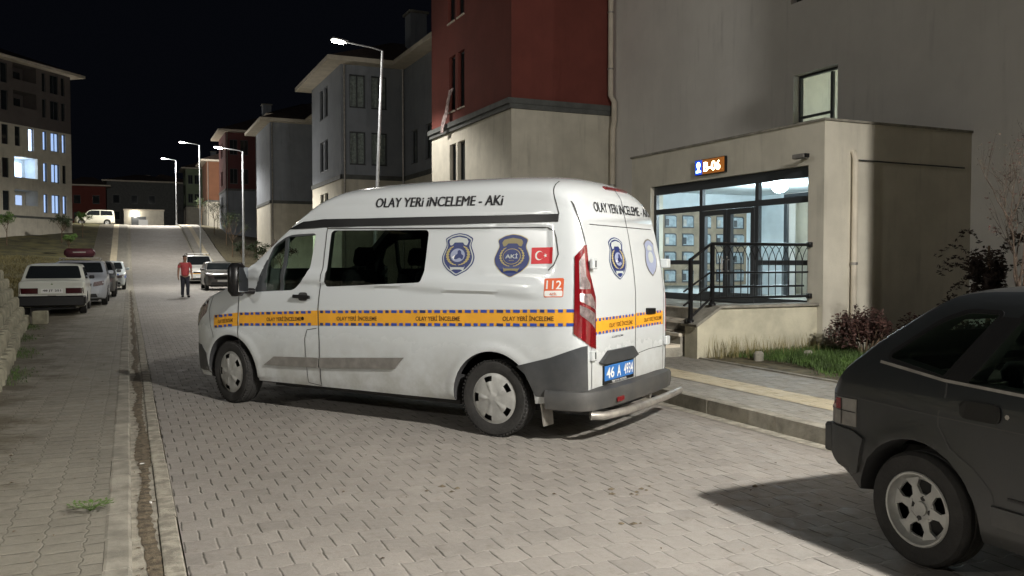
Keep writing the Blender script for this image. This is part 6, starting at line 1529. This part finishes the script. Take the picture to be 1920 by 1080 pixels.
def verge_area(q):
    x = q.uniform(7.5, 9.6) if q.random() < .8 else q.uniform(9.6, 12.7); y = q.uniform(5.5, 9.95)
    if math.sin(x * 2.2 + 1) + math.sin(y * 1.9) + (1.6 if x > 7.9 else -.3 + (x - 7.46) * 2) + q.uniform(-1, 1) < .6: return None, None
    return x, y
def vh(x, y): return .055 + .075 * sst(7.7, 8.6, x)
blades('verge_grass', 42000, verge_area, vh, M_GRASS, vg, 5)
def v2(q):
    x = q.uniform(7.48, 9.4); y = 9.9 - abs(q.gauss(0, .22)); return x, y
blades('tall_weeds', 420, v2, lambda x, y: .30, M_DRYG, vg, 6, .22, .003)
blades('far_verge_grass', 9000, lambda q: (q.uniform(7.5, 9.5), q.uniform(15.1, 21.2)), lambda x, y: .16, M_GRASS, vg, 7)
def lb_(q): y = q.uniform(23.5, 75); x = -2.9 - abs(q.gauss(0, 4.5)); return x, y
blades('bank_grass', 30000, lb_, lambda x, y: .20 + .12 * math.sin(x * .9) * math.sin(y * .5), M_DRYG, lambda x, y: gz(y) + bank(x, y) + .03, 8, .4, .012)
def wl(q):
    t = q.randrange(6); y = q.uniform(3, 22); return wbx(y) - .10 * t - .13 - q.uniform(0, .08), y
blades('wall_weeds', 700, wl, lambda x, y: .06, M_GRASS, lambda x, y: .055 + max(0, min(1.2, (wbx(y) - .10 - x) / .10 * .215)), 11, .5, .004)
def pw_(q):
    y = q.uniform(11, 23); x = wbx(y) + abs(q.gauss(0, .14)) + .02
    if math.sin(y * 2.1) + q.uniform(-1, 1) < .3: return None, None
    return x, y
blades('pavement_weeds', 2600, pw_, lambda x, y: .035, M_GRASS, lambda x, y: .056, 12, .5, .004)
# weed in the left pavement joint
wd_ = empty('weed', (-.225, 5.62, .06), 0, 'small green leafy weed growing from the joint beside the left kerb', 'weed')
mb = MB(); q_ = random.Random(2)
for k in range(11):
    a = k * .62; L2 = q_.uniform(.06, .13); mb.tube([(0, 0, 0), (math.cos(a) * L2 * .5, math.sin(a) * L2 * .5, .04), (math.cos(a) * L2, math.sin(a) * L2, .035)], .0018, M_LEAFG, 4)
    for j in range(5):
        t = .35 + j * .15; p = Vector((math.cos(a) * L2 * t, math.sin(a) * L2 * t, .04)); s = .020; b = a + (.9 if j % 2 else -.9)
        d1 = Vector((math.cos(b), math.sin(b), .2)); d2 = Vector((-math.sin(b), math.cos(b), 0)); mb.add([p, p + d1 * s + d2 * s * .4, p + d1 * s * 2, p + d1 * s - d2 * s * .4], [(0, 1, 2, 3)], M_LEAFG)
mb.build('leaves', wd_)
# litter and leaves
for i, (x, y, s, lb) in enumerate(((.075, 7.05, .018, 'white bottle cap lying in the gutter'), (.11, 5.9, .008, 'tiny white scrap lying in the gutter'))):
    mb = MB(); mb.lathe([(0, .012), (s * .9, .012), (s, .008), (s, 0)], M_WHV, 16); o = mb.build('bottle_cap' if i == 0 else 'paper_scrap'); o.location = (x, y, gz(y) - .01); setp(o, lb, 'litter')
mb = MB(); q_ = random.Random(31)
for i in range(260):
    if i < 130: x, y, z = q_.uniform(.02, .2), q_.uniform(3.6, 12), -.004
    elif i < 200: x, y, z = q_.uniform(-1.1, -.25), q_.uniform(4, 14), .059
    else: x, y, z = q_.uniform(.5, 5.1), q_.uniform(3.3, 10), .004
    a = q_.uniform(0, 6.28); s = q_.uniform(.006, .018); c_, d_ = math.cos(a) * s, math.sin(a) * s; k = q_.uniform(0, .008)
    mb.add([(x - c_, y - d_, z), (x - d_ * .5, y + c_ * .5, z + k), (x + c_, y + d_, z + .002), (x + d_ * .5, y - c_ * .5, z + k)], [(0, 1, 2, 3)], M_BARK if i % 3 else M_DIRT)
setp(mb.build('fallen_leaves'), kind='stuff')
mb = MB(); q_ = random.Random(77)
for (cx_, cy_, k_, r_) in ((3.05, 4.85, 9, .16), (3.9, 4.6, 3, .05), (1.9, 5.4, 4, .2), (2.7, 4.2, 3, .1)):
    for _ in range(k_):
        x, y = cx_ + q_.gauss(0, r_ * .6), cy_ + q_.gauss(0, r_ * .3); s = q_.uniform(.008, .022); n = 7
        mb.add([(x + s * 1.5 * q_.uniform(.6, 1.2) * math.cos(6.283 * k / n), y + s * q_.uniform(.6, 1.2) * math.sin(6.283 * k / n), .003) for k in range(n)] + [(x, y, .004 + s * .5)], [(k, (k + 1) % n, n) for k in range(n)], M_DIRT)
setp(mb.build('mud_crumbs'), kind='stuff')
# edging stones standing in the verge
for (x, y, lb) in ((7.95, 9.35, 'small grey marker stone in the grass near the steps'), (8.65, 9.15, 'small grey marker stone in the grass before the middle of the platform wall')):
    mb = MB(); mb.box(-.07, .07, -.05, .05, 0, .16, M_CONC, bev=.03); o = mb.build('marker_stone'); o.location = (x, y, .13); setp(o, lb, 'stone', 'marker stones in the verge')
# wire fence posts at the top of the wall end
for i, (x, y, lb) in enumerate(((-3.4, 26.5, 'thin pale fence post at the far left, nearest to the wall'), (-4.0, 30.5, 'thin pale fence post left of the saloon roof'), (-4.6, 34.5, 'thin pale fence post farthest along the bank'))):
    mb = MB(); mb.tube([(0, 0, 0), (.02, 0, 1.1)], .025, M_GALV, 8); mb.lathe([(.045, 0), (.045, .03), (.026, .05)], M_GALV, 8); o = mb.build('fence_post', None, 60); o.location = (x, y, gz(y) + bank(x, y) + .02); setp(o, lb, 'post', 'fence posts on the left bank')
